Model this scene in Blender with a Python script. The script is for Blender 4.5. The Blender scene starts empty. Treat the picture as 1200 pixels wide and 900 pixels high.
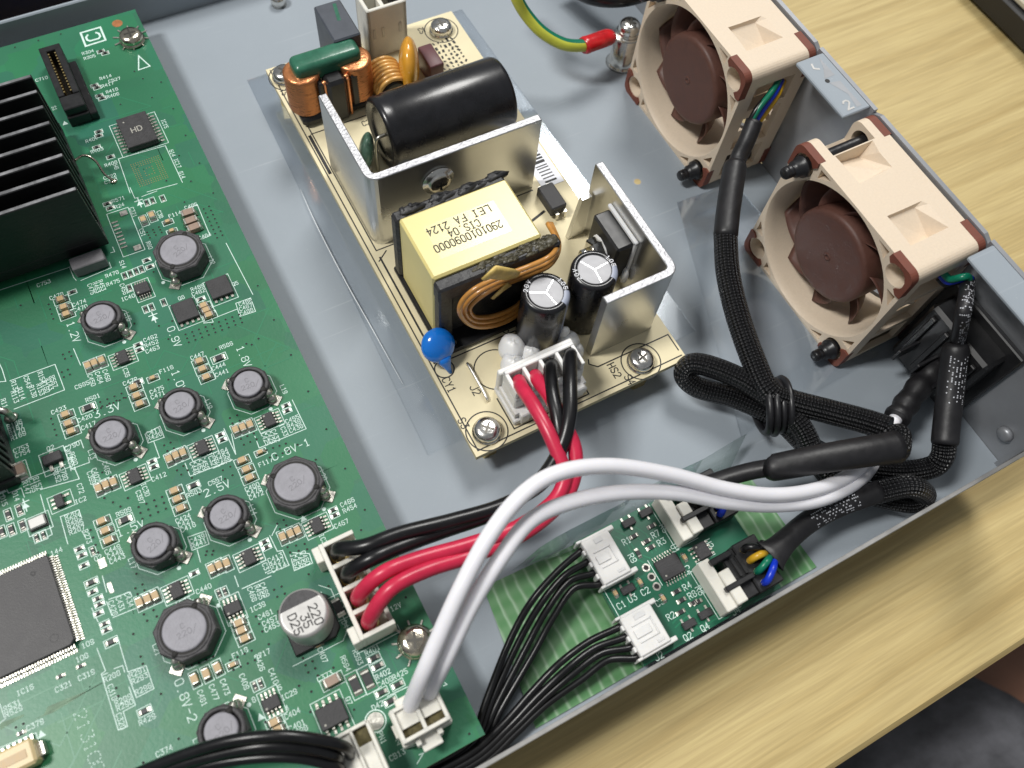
import bpy, bmesh, math, random
from mathutils import Vector, Matrix
random.seed(7)
S = 0.001                                     # all lengths below are in millimetres
C = bpy.context.scene.collection
SC = bpy.context.scene
PI = math.pi

# ------------------------------------------------------------------ camera
CR = [[0.87938548, -0.47061953, 0.07210024], [-0.39716342, -0.8086235, -0.4340383], [0.26256885, 0.3530514, -0.89800463]]
CT = (-126.8766, -40.4567, 182.6075); CF = 1013.14
cam = bpy.data.cameras.new('camera'); camo = bpy.data.objects.new('camera', cam); C.objects.link(camo)
cam.sensor_width = 36; cam.lens = CF / 1200 * 36; cam.clip_start = 0.01; cam.clip_end = 20
m = Matrix.Identity(4)
for i in range(3):
    m[i][0] = CR[0][i]; m[i][1] = -CR[1][i]; m[i][2] = -CR[2][i]; m[i][3] = CT[i] * S
camo.matrix_world = m
cam.dof.use_dof = True; cam.dof.focus_distance = 0.198; cam.dof.aperture_fstop = 19
SC.camera = camo
# ------------------------------------------------------------------ world, lamps, exposure
w = bpy.data.worlds.new('World'); SC.world = w; w.use_nodes = True
w.node_tree.nodes['Background'].inputs[0].default_value = (0.90, 0.95, 1.0, 1)
w.node_tree.nodes['Background'].inputs[1].default_value = 0.22
def area(name, loc, target, sx, sy, power, col):
    l = bpy.data.lights.new(name, 'AREA'); l.shape = 'RECTANGLE'; l.size = sx; l.size_y = sy; l.energy = power; l.color = col
    o = bpy.data.objects.new(name, l); C.objects.link(o); o.location = loc
    o.rotation_euler = (Vector(target) - Vector(loc)).to_track_quat('-Z', 'Y').to_euler()
area('ceiling_lamp', (-0.80, 0.30, 1.30), (-0.08, 0.05, 0), 0.20, 0.30, 16.5, (1.0, 0.985, 0.95))
area('ceiling_lamp', (0.50, 0.70, 1.35), (-0.05, 0.05, 0), 0.40, 0.50, 15.0, (1.0, 0.985, 0.95))
SC.view_settings.view_transform = 'Standard'; SC.view_settings.look = 'None'
SC.view_settings.exposure = 0; SC.view_settings.gamma = 1; SC.view_settings.use_curve_mapping = False
SC.cycles.use_denoising = True
SC.cycles.max_bounces = 8; SC.cycles.transparent_max_bounces = 12

def at(px, py, z):
    "point of the place at height z that the photograph shows at pixel (px, py)"
    a, b = (px - 600) / CF, (py - 450) / CF
    d = [CR[0][i] * a + CR[1][i] * b + CR[2][i] for i in range(3)]
    s = (z - CT[2]) / d[2]
    return (CT[0] + s * d[0], CT[1] + s * d[1], z)
TILE = {1: (0, 0), 2: (0, 225), 3: (0, 450), 4: (0, 675), 7: (250, 450), 8: (280, 675)}
def tp(k, x, y, z=9.0):
    o = TILE[k]; p = at(o[0] + x / 4, o[1] + y / 4, z); return (p[0], p[1])

# ------------------------------------------------------------------ materials
MATS = {}
def mat(name, col, rough=0.5, metal=0.0, vary=0.0, vscale=200.0, bump=0.0, bscale=600.0, spec=0.5, coat=0.0, sss=0.0, aniso=None, col2=None):
    mt = bpy.data.materials.new(name); mt.use_nodes = True; nt = mt.node_tree; b = nt.nodes['Principled BSDF']
    b.inputs['Base Color'].default_value = (*col, 1); b.inputs['Roughness'].default_value = rough; b.inputs['Metallic'].default_value = metal
    b.inputs['Specular IOR Level'].default_value = spec; b.inputs['Coat Weight'].default_value = coat; b.inputs['Coat Roughness'].default_value = 0.15
    if sss: b.inputs['Subsurface Weight'].default_value = sss; b.inputs['Subsurface Radius'].default_value = (0.002, 0.0018, 0.0015); b.inputs['Subsurface Scale'].default_value = 0.5
    tc = nt.nodes.new('ShaderNodeTexCoord'); src = tc.outputs['Object']
    if aniso:
        mp = nt.nodes.new('ShaderNodeMapping'); mp.inputs['Scale'].default_value = aniso; nt.links.new(src, mp.inputs[0]); src = mp.outputs[0]
    if vary or col2:
        n = nt.nodes.new('ShaderNodeTexNoise'); n.inputs['Scale'].default_value = vscale; n.inputs['Detail'].default_value = 5; n.inputs['Roughness'].default_value = 0.6
        nt.links.new(src, n.inputs['Vector'])
        r = nt.nodes.new('ShaderNodeValToRGB'); r.color_ramp.elements[0].position = 0.3; r.color_ramp.elements[1].position = 0.7
        c2 = col2 or tuple(min(1, c * (1 + vary)) for c in col)
        c1 = col if col2 else tuple(c * (1 - vary) for c in col)
        r.color_ramp.elements[0].color = (*c1, 1); r.color_ramp.elements[1].color = (*c2, 1)
        nt.links.new(n.outputs['Fac'], r.inputs[0]); nt.links.new(r.outputs[0], b.inputs['Base Color'])
        mr = nt.nodes.new('ShaderNodeMapRange'); mr.inputs['To Min'].default_value = max(0.03, rough * 0.8); mr.inputs['To Max'].default_value = min(1, rough * 1.25)
        nt.links.new(n.outputs['Fac'], mr.inputs[0]); nt.links.new(mr.outputs[0], b.inputs['Roughness'])
    if bump:
        n2 = nt.nodes.new('ShaderNodeTexNoise'); n2.inputs['Scale'].default_value = bscale; n2.inputs['Detail'].default_value = 4
        nt.links.new(src, n2.inputs['Vector'])
        bp = nt.nodes.new('ShaderNodeBump'); bp.inputs['Strength'].default_value = bump; bp.inputs['Distance'].default_value = 0.0003
        nt.links.new(n2.outputs['Fac'], bp.inputs['Height']); nt.links.new(bp.outputs[0], b.inputs['Normal'])
    MATS[name] = mt; return mt
mat('pcb_edge', (0.30, 0.30, 0.10), 0.6, vary=0.2, vscale=900)
mat('silk', (0.62, 0.78, 0.72), 0.6, vary=0.15, vscale=1500)
mat('silk_dim', (0.10, 0.30, 0.22), 0.6)
mat('solder', (0.62, 0.60, 0.54), 0.34, 1.0, vary=0.12, vscale=900, bump=0.3, bscale=900)
mat('tin', (0.72, 0.70, 0.66), 0.35, 1.0, vary=0.1, vscale=900)
mat('gold', (0.80, 0.62, 0.28), 0.3, 1.0)
mat('copper', (0.85, 0.36, 0.16), 0.35, 0.9, vary=0.12, vscale=600)
mat('copper_wound', (0.62, 0.25, 0.10), 0.28, 0.6, vary=0.2, vscale=500, aniso=(1, 1, 6), bump=0.5, bscale=900)
mat('ferrite', (0.055, 0.053, 0.056), 0.55, 0.1, vary=0.35, vscale=900, bump=0.5, bscale=1800)
mat('ferrite_top', (0.27, 0.265, 0.295), 0.5, 0.0, vary=0.12, vscale=500, bump=0.25, bscale=2500)
mat('ferrite_mark', (0.20, 0.195, 0.215), 0.55)
mat('dark_gap', (0.012, 0.011, 0.01), 0.7)
mat('mlcc_tan', (0.50, 0.355, 0.19), 0.45, vary=0.1, vscale=1200)
mat('mlcc_brown', (0.30, 0.215, 0.165), 0.45, vary=0.1, vscale=1200)
mat('resistor', (0.022, 0.022, 0.024), 0.45, vary=0.3, vscale=1500)
mat('chip', (0.030, 0.029, 0.031), 0.55, vary=0.3, vscale=700, bump=0.25, bscale=3000)
mat('chip_big', (0.052, 0.050, 0.052), 0.5, vary=0.15, vscale=300, bump=0.15, bscale=3500)
mat('mark_grey', (0.35, 0.34, 0.30), 0.6)
mat('nylon', (0.72, 0.70, 0.63), 0.42, sss=0.25, vary=0.05, vscale=300, bump=0.1, bscale=900)
mat('nylon_cold', (0.74, 0.73, 0.71), 0.4, sss=0.3, vary=0.05, vscale=300, bump=0.1, bscale=900)
mat('cream_plastic', (0.66, 0.52, 0.29), 0.4, sss=0.15, vary=0.08, vscale=500)
mat('black_plastic', (0.012, 0.012, 0.013), 0.38, vary=0.3, vscale=500)
mat('anodized', (0.010, 0.010, 0.011), 0.42, 0.0, vary=0.3, vscale=350, bump=0.25, bscale=1400, aniso=(0.2, 1, 1))
mat('anodized_edge', (0.42, 0.42, 0.43), 0.35, 0.9, vary=0.4, vscale=400)
mat('grey_rubber', (0.17, 0.165, 0.175), 0.75, vary=0.1, vscale=700, bump=0.3, bscale=1500)
mat('alu', (0.66, 0.655, 0.64), 0.28, 1.0, vary=0.05, vscale=40, bump=0.05, bscale=120)
mat('alu_cut', (0.55, 0.55, 0.57), 0.5, 1.0, vary=0.18, vscale=900, bump=0.9, bscale=1300)
mat('alu_can', (0.50, 0.49, 0.475), 0.42, 0.5, vary=0.05, vscale=500)
mat('alu_cap_top', (0.34, 0.34, 0.355), 0.5, 0.35, vary=0.06, vscale=500)
mat('psu_board', (0.75, 0.665, 0.445), 0.6, vary=0.07, vscale=90, bump=0.1, bscale=500, spec=0.35)
mat('psu_board_edge', (0.50, 0.44, 0.26), 0.6)
mat('ink', (0.02, 0.02, 0.02), 0.6)
mat('sleeve_black', (0.009, 0.009, 0.011), 0.27, vary=0.5, vscale=160, bump=0.25, bscale=110, coat=0.2)
mat('sleeve_grey', (0.30, 0.33, 0.42), 0.4)
mat('xf_tape', (0.74, 0.63, 0.25), 0.33, vary=0.06, vscale=60, bump=0.25, bscale=70, coat=0.2)
mat('xf_label', (0.76, 0.665, 0.29), 0.25, coat=0.3, bump=0.1, bscale=60)
mat('xf_core', (0.022, 0.022, 0.024), 0.45, vary=0.4, vscale=500, bump=0.8, bscale=700)
mat('varnish', (0.065, 0.058, 0.036), 0.35, vary=0.5, vscale=900, bump=1.0, bscale=900)
mat('enamel_wire', (0.52, 0.24, 0.055), 0.3, vary=0.2, vscale=300, coat=0.4)
mat('tape_scrap', (0.62, 0.45, 0.14), 0.4, vary=0.3, vscale=400)
mat('toroid_wire', (0.60, 0.33, 0.09), 0.3, 0.1, vary=0.25, vscale=400, coat=0.3)
mat('epoxy_green', (0.03, 0.14, 0.085), 0.3, vary=0.2, vscale=400, bump=0.35, bscale=350, coat=0.2)
mat('epoxy_blue', (0.008, 0.19, 0.72), 0.18, coat=0.4, bump=0.1, bscale=300)
mat('epoxy_orange', (0.66, 0.31, 0.03), 0.2, vary=0.1, vscale=300, bump=0.1, bscale=300, coat=0.4)
mat('epoxy_disc', (0.11, 0.21, 0.15), 0.25, vary=0.5, vscale=400, coat=0.3)
mat('film_purple', (0.115, 0.045, 0.05), 0.45, vary=0.1, vscale=500)
mat('slate_box', (0.06, 0.068, 0.085), 0.45, vary=0.1, vscale=300)
mat('glue', (0.80, 0.80, 0.80), 0.35, sss=0.4, bump=0.4, bscale=300)
mat('clear_glue', (0.62, 0.65, 0.64), 0.15, spec=0.6)
mat('fan_beige', (0.71, 0.59, 0.455), 0.5, vary=0.035, vscale=1800, bump=0.12, bscale=2500, sss=0.1)
mat('fan_brown', (0.105, 0.045, 0.033), 0.5, vary=0.12, vscale=600, bump=0.1, bscale=1800)
mat('pad_brown', (0.17, 0.05, 0.030), 0.6, vary=0.12, vscale=500, bump=0.15, bscale=900)
mat('rubber', (0.012, 0.012, 0.014), 0.36, bump=0.2, bscale=900)
mat('shrink', (0.011, 0.0105, 0.012), 0.45, vary=0.3, vscale=400, bump=0.3, bscale=500)
mat('shrink_print', (0.55, 0.56, 0.60), 0.6)
mat('wire_red', (0.55, 0.022, 0.065), 0.33, vary=0.12, vscale=250, bump=0.08, bscale=300)
mat('wire_black', (0.006, 0.006, 0.007), 0.30, vary=0.3, vscale=300, bump=0.08, bscale=300)
mat('wire_white', (0.83, 0.82, 0.86), 0.38, vary=0.04, vscale=120, bump=0.06, bscale=300, sss=0.15)
mat('wire_green', (0.004, 0.16, 0.09), 0.3); mat('wire_blue', (0.006, 0.035, 0.50), 0.3); mat('wire_yellow', (0.58, 0.34, 0.02), 0.3)
mat('crimp_red', (0.50, 0.012, 0.016), 0.22, vary=0.3, vscale=300, bump=0.4, bscale=300, coat=0.3)
mat('screw_steel', (0.74, 0.72, 0.68), 0.2, 1.0, vary=0.15, vscale=600, bump=0.25, bscale=700)
mat('screw_nickel', (0.64, 0.58, 0.47), 0.18, 1.0, vary=0.1, vscale=600, bump=0.3, bscale=800)
mat('olive_contact', (0.09, 0.075, 0.03), 0.4, 0.5, vary=0.5, vscale=900)
mat('edge_zinc', (0.30, 0.295, 0.285), 0.5, 0.2, vary=0.25, vscale=150)
mat('recess', (0.10, 0.095, 0.085), 0.4, 0.8)
mat('crease_glint', (0.85, 0.88, 0.9), 0.2, spec=0.8)  # near white: the film fold's bright reflection put into the colour
mat('zinc_dark', (0.33, 0.34, 0.36), 0.4, 0.5, vary=0.12, vscale=60)
mat('paper_white', (0.78, 0.79, 0.84), 0.5)
mat('navy', (0.006, 0.008, 0.035), 0.5, vary=0.3, vscale=80)
mat('case_black', (0.012, 0.012, 0.013), 0.5, vary=0.2, vscale=80); mat('case_cream', (0.50, 0.46, 0.36), 0.5)
mat('skin', (0.42, 0.22, 0.15), 0.5, vary=0.15, vscale=30, sss=0.2)
mat('shorts', (0.16, 0.162, 0.18), 0.9, vary=0.45, vscale=60, bump=0.8, bscale=300)
mat('carpet', (0.020, 0.019, 0.020), 0.95, vary=0.5, vscale=40, bump=1.0, bscale=250)

def node_mat(name):
    mt = bpy.data.materials.new(name); mt.use_nodes = True; MATS[name] = mt
    return mt.node_tree, mt.node_tree.nodes['Principled BSDF']
def N(nt, t, **kw):
    n = nt.nodes.new(t)
    for k, v in kw.items():
        if k in ('operation', 'blend_type', 'wave_type', 'bands_direction', 'distance', 'feature', 'data_type'): setattr(n, k, v)
        else: n.inputs[k].default_value = v
    return n
# main board solder mask: copper pour seen through the green lacquer as slightly paler areas, faint traces
nt, b = node_mat('pcb_green')
tc = N(nt, 'ShaderNodeTexCoord'); n1 = N(nt, 'ShaderNodeTexNoise', Scale=28.0, Detail=4.0); nt.links.new(tc.outputs['Object'], n1.inputs['Vector'])
vo = nt.nodes.new('ShaderNodeTexVoronoi'); vo.distance = 'CHEBYCHEV'; vo.feature = 'F1'; vo.inputs['Scale'].default_value = 95; nt.links.new(tc.outputs['Object'], vo.inputs['Vector'])
r1 = N(nt, 'ShaderNodeValToRGB'); r1.color_ramp.elements[0].position = 0.3; r1.color_ramp.elements[1].position = 0.72
r1.color_ramp.elements[0].color = (0.016, 0.142, 0.068, 1); r1.color_ramp.elements[1].color = (0.030, 0.198, 0.100, 1)
nt.links.new(n1.outputs['Fac'], r1.inputs[0])
mx = N(nt, 'ShaderNodeMixRGB', blend_type='MULTIPLY', Fac=0.22); nt.links.new(r1.outputs[0], mx.inputs[1]); nt.links.new(vo.outputs['Color'], mx.inputs[2])
nt.links.new(mx.outputs[0], b.inputs['Base Color']); b.inputs['Roughness'].default_value = 0.42; b.inputs['Coat Weight'].default_value = 0.08; b.inputs['Coat Roughness'].default_value = 0.3
n3 = N(nt, 'ShaderNodeTexNoise', Scale=1400.0, Detail=3.0); nt.links.new(tc.outputs['Object'], n3.inputs['Vector'])
bp = N(nt, 'ShaderNodeBump', Strength=0.15, Distance=0.0002); nt.links.new(n3.outputs['Fac'], bp.inputs['Height']); nt.links.new(bp.outputs[0], b.inputs['Normal'])
mat('pcb_trace', (0.027, 0.19, 0.095), 0.36); mat('pcb_new', (0.006, 0.115, 0.06), 0.33, vary=0.12, vscale=120, coat=0.25); mat('pcb_new_trace', (0.012, 0.17, 0.085), 0.33)
mat('pcb_scrape', (0.16, 0.25, 0.17), 0.7, vary=0.3, vscale=700)
# braided sleeve: two crossing sets of strands from the tube's own uv
nt, b = node_mat('braid')
uv = N(nt, 'ShaderNodeUVMap'); sp = N(nt, 'ShaderNodeSeparateXYZ'); nt.links.new(uv.outputs[0], sp.inputs[0])
def math_node(op, a, bb, val=None):
    n = N(nt, 'ShaderNodeMath', operation=op)
    for i, s_ in enumerate((a, bb)):
        if s_ is None: continue
        if isinstance(s_, (int, float)): n.inputs[i].default_value = s_
        else: nt.links.new(s_, n.inputs[i])
    return n.outputs[0]
u = math_node('MULTIPLY', sp.outputs[0], 4.2); v = math_node('MULTIPLY', sp.outputs[1], 2 * PI * 9)
s1 = math_node('SINE', math_node('ADD', u, v), None); s2 = math_node('SINE', math_node('SUBTRACT', u, v), None)
hgt = math_node('MULTIPLY', s1, s2)
bp = N(nt, 'ShaderNodeBump', Strength=1.0, Distance=0.0004); nt.links.new(hgt, bp.inputs['Height']); nt.links.new(bp.outputs[0], b.inputs['Normal'])
rr = N(nt, 'ShaderNodeValToRGB'); rr.color_ramp.elements[0].position = 0.55; rr.color_ramp.elements[0].color = (0.006, 0.006, 0.007, 1)
rr.color_ramp.elements[1].position = 0.95; rr.color_ramp.elements[1].color = (0.06, 0.06, 0.065, 1)
nt.links.new(hgt, rr.inputs[0]); nt.links.new(rr.outputs[0], b.inputs['Base Color']); b.inputs['Roughness'].default_value = 0.3
# chassis sheet: blue grey zinc, faintly mottled, semi gloss
nt, b = node_mat('chassis_paint')
tc = N(nt, 'ShaderNodeTexCoord'); n1 = N(nt, 'ShaderNodeTexNoise', Scale=14.0, Detail=6.0, Roughness=0.55); nt.links.new(tc.outputs['Object'], n1.inputs['Vector'])
r1 = N(nt, 'ShaderNodeValToRGB'); r1.color_ramp.elements[0].position = 0.3; r1.color_ramp.elements[1].position = 0.7
r1.color_ramp.elements[0].color = (0.262, 0.300, 0.338, 1); r1.color_ramp.elements[1].color = (0.312, 0.352, 0.392, 1)
nt.links.new(n1.outputs['Fac'], r1.inputs[0])
nd = N(nt, 'ShaderNodeTexNoise', Scale=1900.0, Detail=2.0); nt.links.new(tc.outputs['Object'], nd.inputs['Vector'])       # dust and fine scuffs
rd_ = N(nt, 'ShaderNodeValToRGB'); rd_.color_ramp.elements[0].position = 0.70; rd_.color_ramp.elements[0].color = (0, 0, 0, 1); rd_.color_ramp.elements[1].position = 0.78; nt.links.new(nd.outputs['Fac'], rd_.inputs[0])
ms1 = N(nt, 'ShaderNodeMapping'); ms1.inputs['Scale'].default_value = (30, 900, 1); ms1.inputs['Rotation'].default_value = (0, 0, 1.1); nt.links.new(tc.outputs['Object'], ms1.inputs[0])
ns = N(nt, 'ShaderNodeTexNoise', Scale=1.0, Detail=3.0); nt.links.new(ms1.outputs[0], ns.inputs['Vector'])
rs_ = N(nt, 'ShaderNodeValToRGB'); rs_.color_ramp.elements[0].position = 0.66; rs_.color_ramp.elements[0].color = (0, 0, 0, 1); rs_.color_ramp.elements[1].position = 0.80; nt.links.new(ns.outputs['Fac'], rs_.inputs[0])
sm_ = N(nt, 'ShaderNodeMath', operation='ADD'); nt.links.new(rd_.outputs[0], sm_.inputs[0]); nt.links.new(rs_.outputs[0], sm_.inputs[1])
sc_ = N(nt, 'ShaderNodeMath', operation='MULTIPLY'); sc_.inputs[1].default_value = 0.22; nt.links.new(sm_.outputs[0], sc_.inputs[0])
mx = N(nt, 'ShaderNodeMixRGB'); mx.inputs[2].default_value = (0.60, 0.63, 0.66, 1); nt.links.new(sc_.outputs[0], mx.inputs[0]); nt.links.new(r1.outputs[0], mx.inputs[1]); nt.links.new(mx.outputs[0], b.inputs['Base Color'])
b.inputs['Metallic'].default_value = 0.0; b.inputs['Roughness'].default_value = 0.56; b.inputs['Specular IOR Level'].default_value = 0.4
n3 = N(nt, 'ShaderNodeTexNoise', Scale=900.0, Detail=4.0); nt.links.new(tc.outputs['Object'], n3.inputs['Vector'])
bp = N(nt, 'ShaderNodeBump', Strength=0.12, Distance=0.0002); nt.links.new(n3.outputs['Fac'], bp.inputs['Height']); nt.links.new(bp.outputs[0], b.inputs['Normal'])
# pale laminated wood with streaks along x
nt, b = node_mat('wood')
tc = N(nt, 'ShaderNodeTexCoord')
mp1 = N(nt, 'ShaderNodeMapping'); mp1.inputs['Scale'].default_value = (6, 210, 1); nt.links.new(tc.outputs['Object'], mp1.inputs[0])
n0 = N(nt, 'ShaderNodeTexNoise', Scale=9.0, Detail=2.0); nt.links.new(tc.outputs['Object'], n0.inputs['Vector'])
va = nt.nodes.new('ShaderNodeVectorMath'); va.operation = 'MULTIPLY_ADD'; va.inputs[1].default_value = (0, 2.2, 0); nt.links.new(n0.outputs['Color'], va.inputs[0]); nt.links.new(mp1.outputs[0], va.inputs[2])
n1 = N(nt, 'ShaderNodeTexNoise', Scale=1.0, Detail=5.0, Roughness=0.55, Distortion=0.3); nt.links.new(va.outputs[0], n1.inputs['Vector'])
r1 = N(nt, 'ShaderNodeValToRGB'); r1.color_ramp.elements[0].position = 0.36; r1.color_ramp.elements[1].position = 0.60
r1.color_ramp.elements[0].color = (0.440, 0.325, 0.135, 1); r1.color_ramp.elements[1].color = (0.555, 0.435, 0.200, 1)
nt.links.new(n1.outputs['Fac'], r1.inputs[0])
mp2 = N(nt, 'ShaderNodeMapping'); mp2.inputs['Scale'].default_value = (60, 1500, 1); nt.links.new(tc.outputs['Object'], mp2.inputs[0])
n2 = N(nt, 'ShaderNodeTexNoise', Scale=1.0, Detail=3.0); nt.links.new(mp2.outputs[0], n2.inputs['Vector'])
mx = N(nt, 'ShaderNodeMixRGB', blend_type='OVERLAY', Fac=0.28); nt.links.new(r1.outputs[0], mx.inputs[1]); nt.links.new(n2.outputs['Fac'], mx.inputs[2])
nt.links.new(mx.outputs[0], b.inputs['Base Color']); b.inputs['Roughness'].default_value = 0.48
bp = N(nt, 'ShaderNodeBump', Strength=0.15, Distance=0.0002); nt.links.new(n2.outputs['Fac'], bp.inputs['Height']); nt.links.new(bp.outputs[0], b.inputs['Normal'])
# thin clear film and green woven tape
def film(name, tint, gloss, edge=False):
    mt = bpy.data.materials.new(name); mt.use_nodes = True; nt = mt.node_tree; out = nt.nodes['Material Output']; nt.nodes.remove(nt.nodes['Principled BSDF'])
    tr = N(nt, 'ShaderNodeBsdfTransparent', Color=(*tint, 1)); gl = N(nt, 'ShaderNodeBsdfGlossy', Roughness=0.12); gl.inputs['Color'].default_value = (0.9, 0.95, 1, 1)
    lw = N(nt, 'ShaderNodeLayerWeight', Blend=0.35); mr = N(nt, 'ShaderNodeMapRange'); mr.inputs['To Min'].default_value = gloss; mr.inputs['To Max'].default_value = 0.55
    nt.links.new(lw.outputs['Fresnel'], mr.inputs[0]); ms = N(nt, 'ShaderNodeMixShader'); nt.links.new(mr.outputs[0], ms.inputs[0])
    nt.links.new(tr.outputs[0], ms.inputs[1]); nt.links.new(gl.outputs[0], ms.inputs[2]); nt.links.new(ms.outputs[0], out.inputs[0]); MATS[name] = mt
film('clear_film', (0.985, 0.987, 0.989), 0.01); film('clear_bag', (0.88, 0.91, 0.89), 0.12)
nt, b = node_mat('green_tape'); out = nt.nodes['Material Output']
tc = N(nt, 'ShaderNodeTexCoord'); w1 = N(nt, 'ShaderNodeTexWave', bands_direction='X', Scale=118.0, Distortion=1.5); w2 = N(nt, 'ShaderNodeTexWave', bands_direction='Y', Scale=95.0, Distortion=1.0)
nt.links.new(tc.outputs['Object'], w1.inputs[0]); nt.links.new(tc.outputs['Object'], w2.inputs[0])
pw = N(nt, 'ShaderNodeMath', operation='POWER'); pw.inputs[1].default_value = 6; nt.links.new(w1.outputs['Fac'], pw.inputs[0])
pv = N(nt, 'ShaderNodeMath', operation='MULTIPLY'); pv.inputs[1].default_value = 0.22; nt.links.new(w2.outputs['Fac'], pv.inputs[0])
ad = N(nt, 'ShaderNodeMath', operation='ADD'); nt.links.new(pw.outputs[0], ad.inputs[0]); nt.links.new(pv.outputs[0], ad.inputs[1])
r1 = N(nt, 'ShaderNodeValToRGB'); r1.color_ramp.elements[0].color = (0.12, 0.31, 0.125, 1); r1.color_ramp.elements[1].color = (0.32, 0.50, 0.32, 1)
nt.links.new(ad.outputs[0], r1.inputs[0]); nt.links.new(r1.outputs[0], b.inputs['Base Color']); b.inputs['Roughness'].default_value = 0.45
bp = N(nt, 'ShaderNodeBump', Strength=0.4, Distance=0.0002); nt.links.new(ad.outputs[0], bp.inputs['Height']); nt.links.new(bp.outputs[0], b.inputs['Normal'])
tr = N(nt, 'ShaderNodeBsdfTransparent', Color=(0.45, 0.75, 0.45, 1)); ms = N(nt, 'ShaderNodeMixShader', Fac=0.78)
nt.links.new(tr.outputs[0], ms.inputs[1]); nt.links.new(b.outputs[0], ms.inputs[2]); nt.links.new(ms.outputs[0], out.inputs[0])

# ------------------------------------------------------------------ mesh builder
class MB:
    def __init__(s): s.v = []; s.f = []; s.mi = []; s.sm = []; s.uv = {}; s.M = Matrix.Identity(4); s.k = 0
    def add(s, vs, fs, m=0, smooth=False, uvs=None):
        o = len(s.v)
        for p in vs: s.v.append(tuple(s.M @ Vector(p)))
        for i, f in enumerate(fs):
            if uvs: s.uv[len(s.f)] = uvs[i]
            s.f.append([o + j for j in f]); s.mi.append(m); s.sm.append(smooth)
        return s
    def box(s, x0, y0, z0, x1, y1, z1, c=0.0, m=0, mt=None):
        if x0 > x1: x0, x1 = x1, x0
        if y0 > y1: y0, y1 = y1, y0
        if z0 > z1: z0, z1 = z1, z0
        if c <= 0:
            vs = [(x, y, z) for z in (z0, z1) for y in (y0, y1) for x in (x0, x1)]
            fs = [(0, 2, 3, 1), (4, 5, 7, 6), (0, 1, 5, 4), (2, 6, 7, 3), (0, 4, 6, 2), (1, 3, 7, 5)]
            s.add(vs, fs[:1] + fs[2:], m); s.add(vs, fs[1:2], m if mt is None else mt); return s
        vs = []; idx = {}
        X = (x0, x1); Y = (y0, y1); Z = (z0, z1)
        for i in (0, 1):
            for j in (0, 1):
                for k in (0, 1):
                    dx = c if i == 0 else -c; dy = c if j == 0 else -c; dz = c if k == 0 else -c
                    for a, p in enumerate(((X[i], Y[j] + dy, Z[k] + dz), (X[i] + dx, Y[j], Z[k] + dz), (X[i] + dx, Y[j] + dy, Z[k]))):
                        idx[(i, j, k, a)] = len(vs); vs.append(p)
        g = lambda i, j, k, a: idx[(i, j, k, a)]
        fs = []
        for i in (0, 1): q = [g(i, 0, 0, 0), g(i, 1, 0, 0), g(i, 1, 1, 0), g(i, 0, 1, 0)]; fs.append(q if i else q[::-1])
        for j in (0, 1): q = [g(0, j, 0, 1), g(0, j, 1, 1), g(1, j, 1, 1), g(1, j, 0, 1)]; fs.append(q if j else q[::-1])
        q = [g(0, 0, 0, 2), g(0, 1, 0, 2), g(1, 1, 0, 2), g(1, 0, 0, 2)]; fs.append(q)
        top = [g(0, 0, 1, 2), g(1, 0, 1, 2), g(1, 1, 1, 2), g(0, 1, 1, 2)]
        for i in (0, 1):
            for j in (0, 1): q = [g(i, j, 0, 0), g(i, j, 1, 0), g(i, j, 1, 1), g(i, j, 0, 1)]; fs.append(q if (i + j) % 2 == 0 else q[::-1])
            for k in (0, 1): q = [g(i, 0, k, 0), g(i, 1, k, 0), g(i, 1, k, 2), g(i, 0, k, 2)]; fs.append(q if (i + k) % 2 == 1 else q[::-1])
        for j in (0, 1):
            for k in (0, 1): q = [g(0, j, k, 1), g(1, j, k, 1), g(1, j, k, 2), g(0, j, k, 2)]; fs.append(q if (j + k) % 2 == 0 else q[::-1])
        for i in (0, 1):
            for j in (0, 1):
                for k in (0, 1): q = [g(i, j, k, 0), g(i, j, k, 1), g(i, j, k, 2)]; fs.append(q if (i + j + k) % 2 == 1 else q[::-1])
        s.add(vs, fs, m); s.add(vs, [top], m if mt is None else mt); return s
    def rbox(s, x0, y0, z0, x1, y1, z1, r=1.0, seg=4, m=0):
        bm = bmesh.new(); bmesh.ops.create_cube(bm, size=1.0)
        for v_ in bm.verts: v_.co = ((x0 + x1) / 2 + v_.co.x * (x1 - x0), (y0 + y1) / 2 + v_.co.y * (y1 - y0), (z0 + z1) / 2 + v_.co.z * (z1 - z0))
        bmesh.ops.bevel(bm, geom=bm.edges[:], offset=r, segments=seg, profile=0.5, affect='EDGES'); bm.verts.index_update()
        s.add([tuple(v_.co) for v_ in bm.verts], [[v_.index for v_ in f.verts] for f in bm.faces], m, True); bm.free(); return s
    def lathe(s, prof, n=24, m=0, smooth=True, a0=0.0, close=True, ms=None):
        vs = []; fs = []
        for r, z in prof:
            for i in range(n): a = a0 + 2 * PI * i / n; vs.append((r * math.cos(a), r * math.sin(a), z))
        for k in range(len(prof) - 1):
            q = [(k * n + i, k * n + (i + 1) % n, (k + 1) * n + (i + 1) % n, (k + 1) * n + i) for i in range(n)]
            s.add(vs if k == 0 else [], [], 0)
            o = len(s.v) - len(vs)
            for f in q: s.f.append([o + j for j in f]); s.mi.append(ms[k] if ms else m); s.sm.append(smooth)
        o = len(s.v) - len(vs)
        if close:
            if prof[0][0] > 1e-6: s.f.append([o + i for i in range(n)][::-1]); s.mi.append(ms[0] if ms else m); s.sm.append(False)
            if prof[-1][0] > 1e-6: s.f.append([o + (len(prof) - 1) * n + i for i in range(n)]); s.mi.append(ms[-1] if ms else m); s.sm.append(False)
        return s
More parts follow.
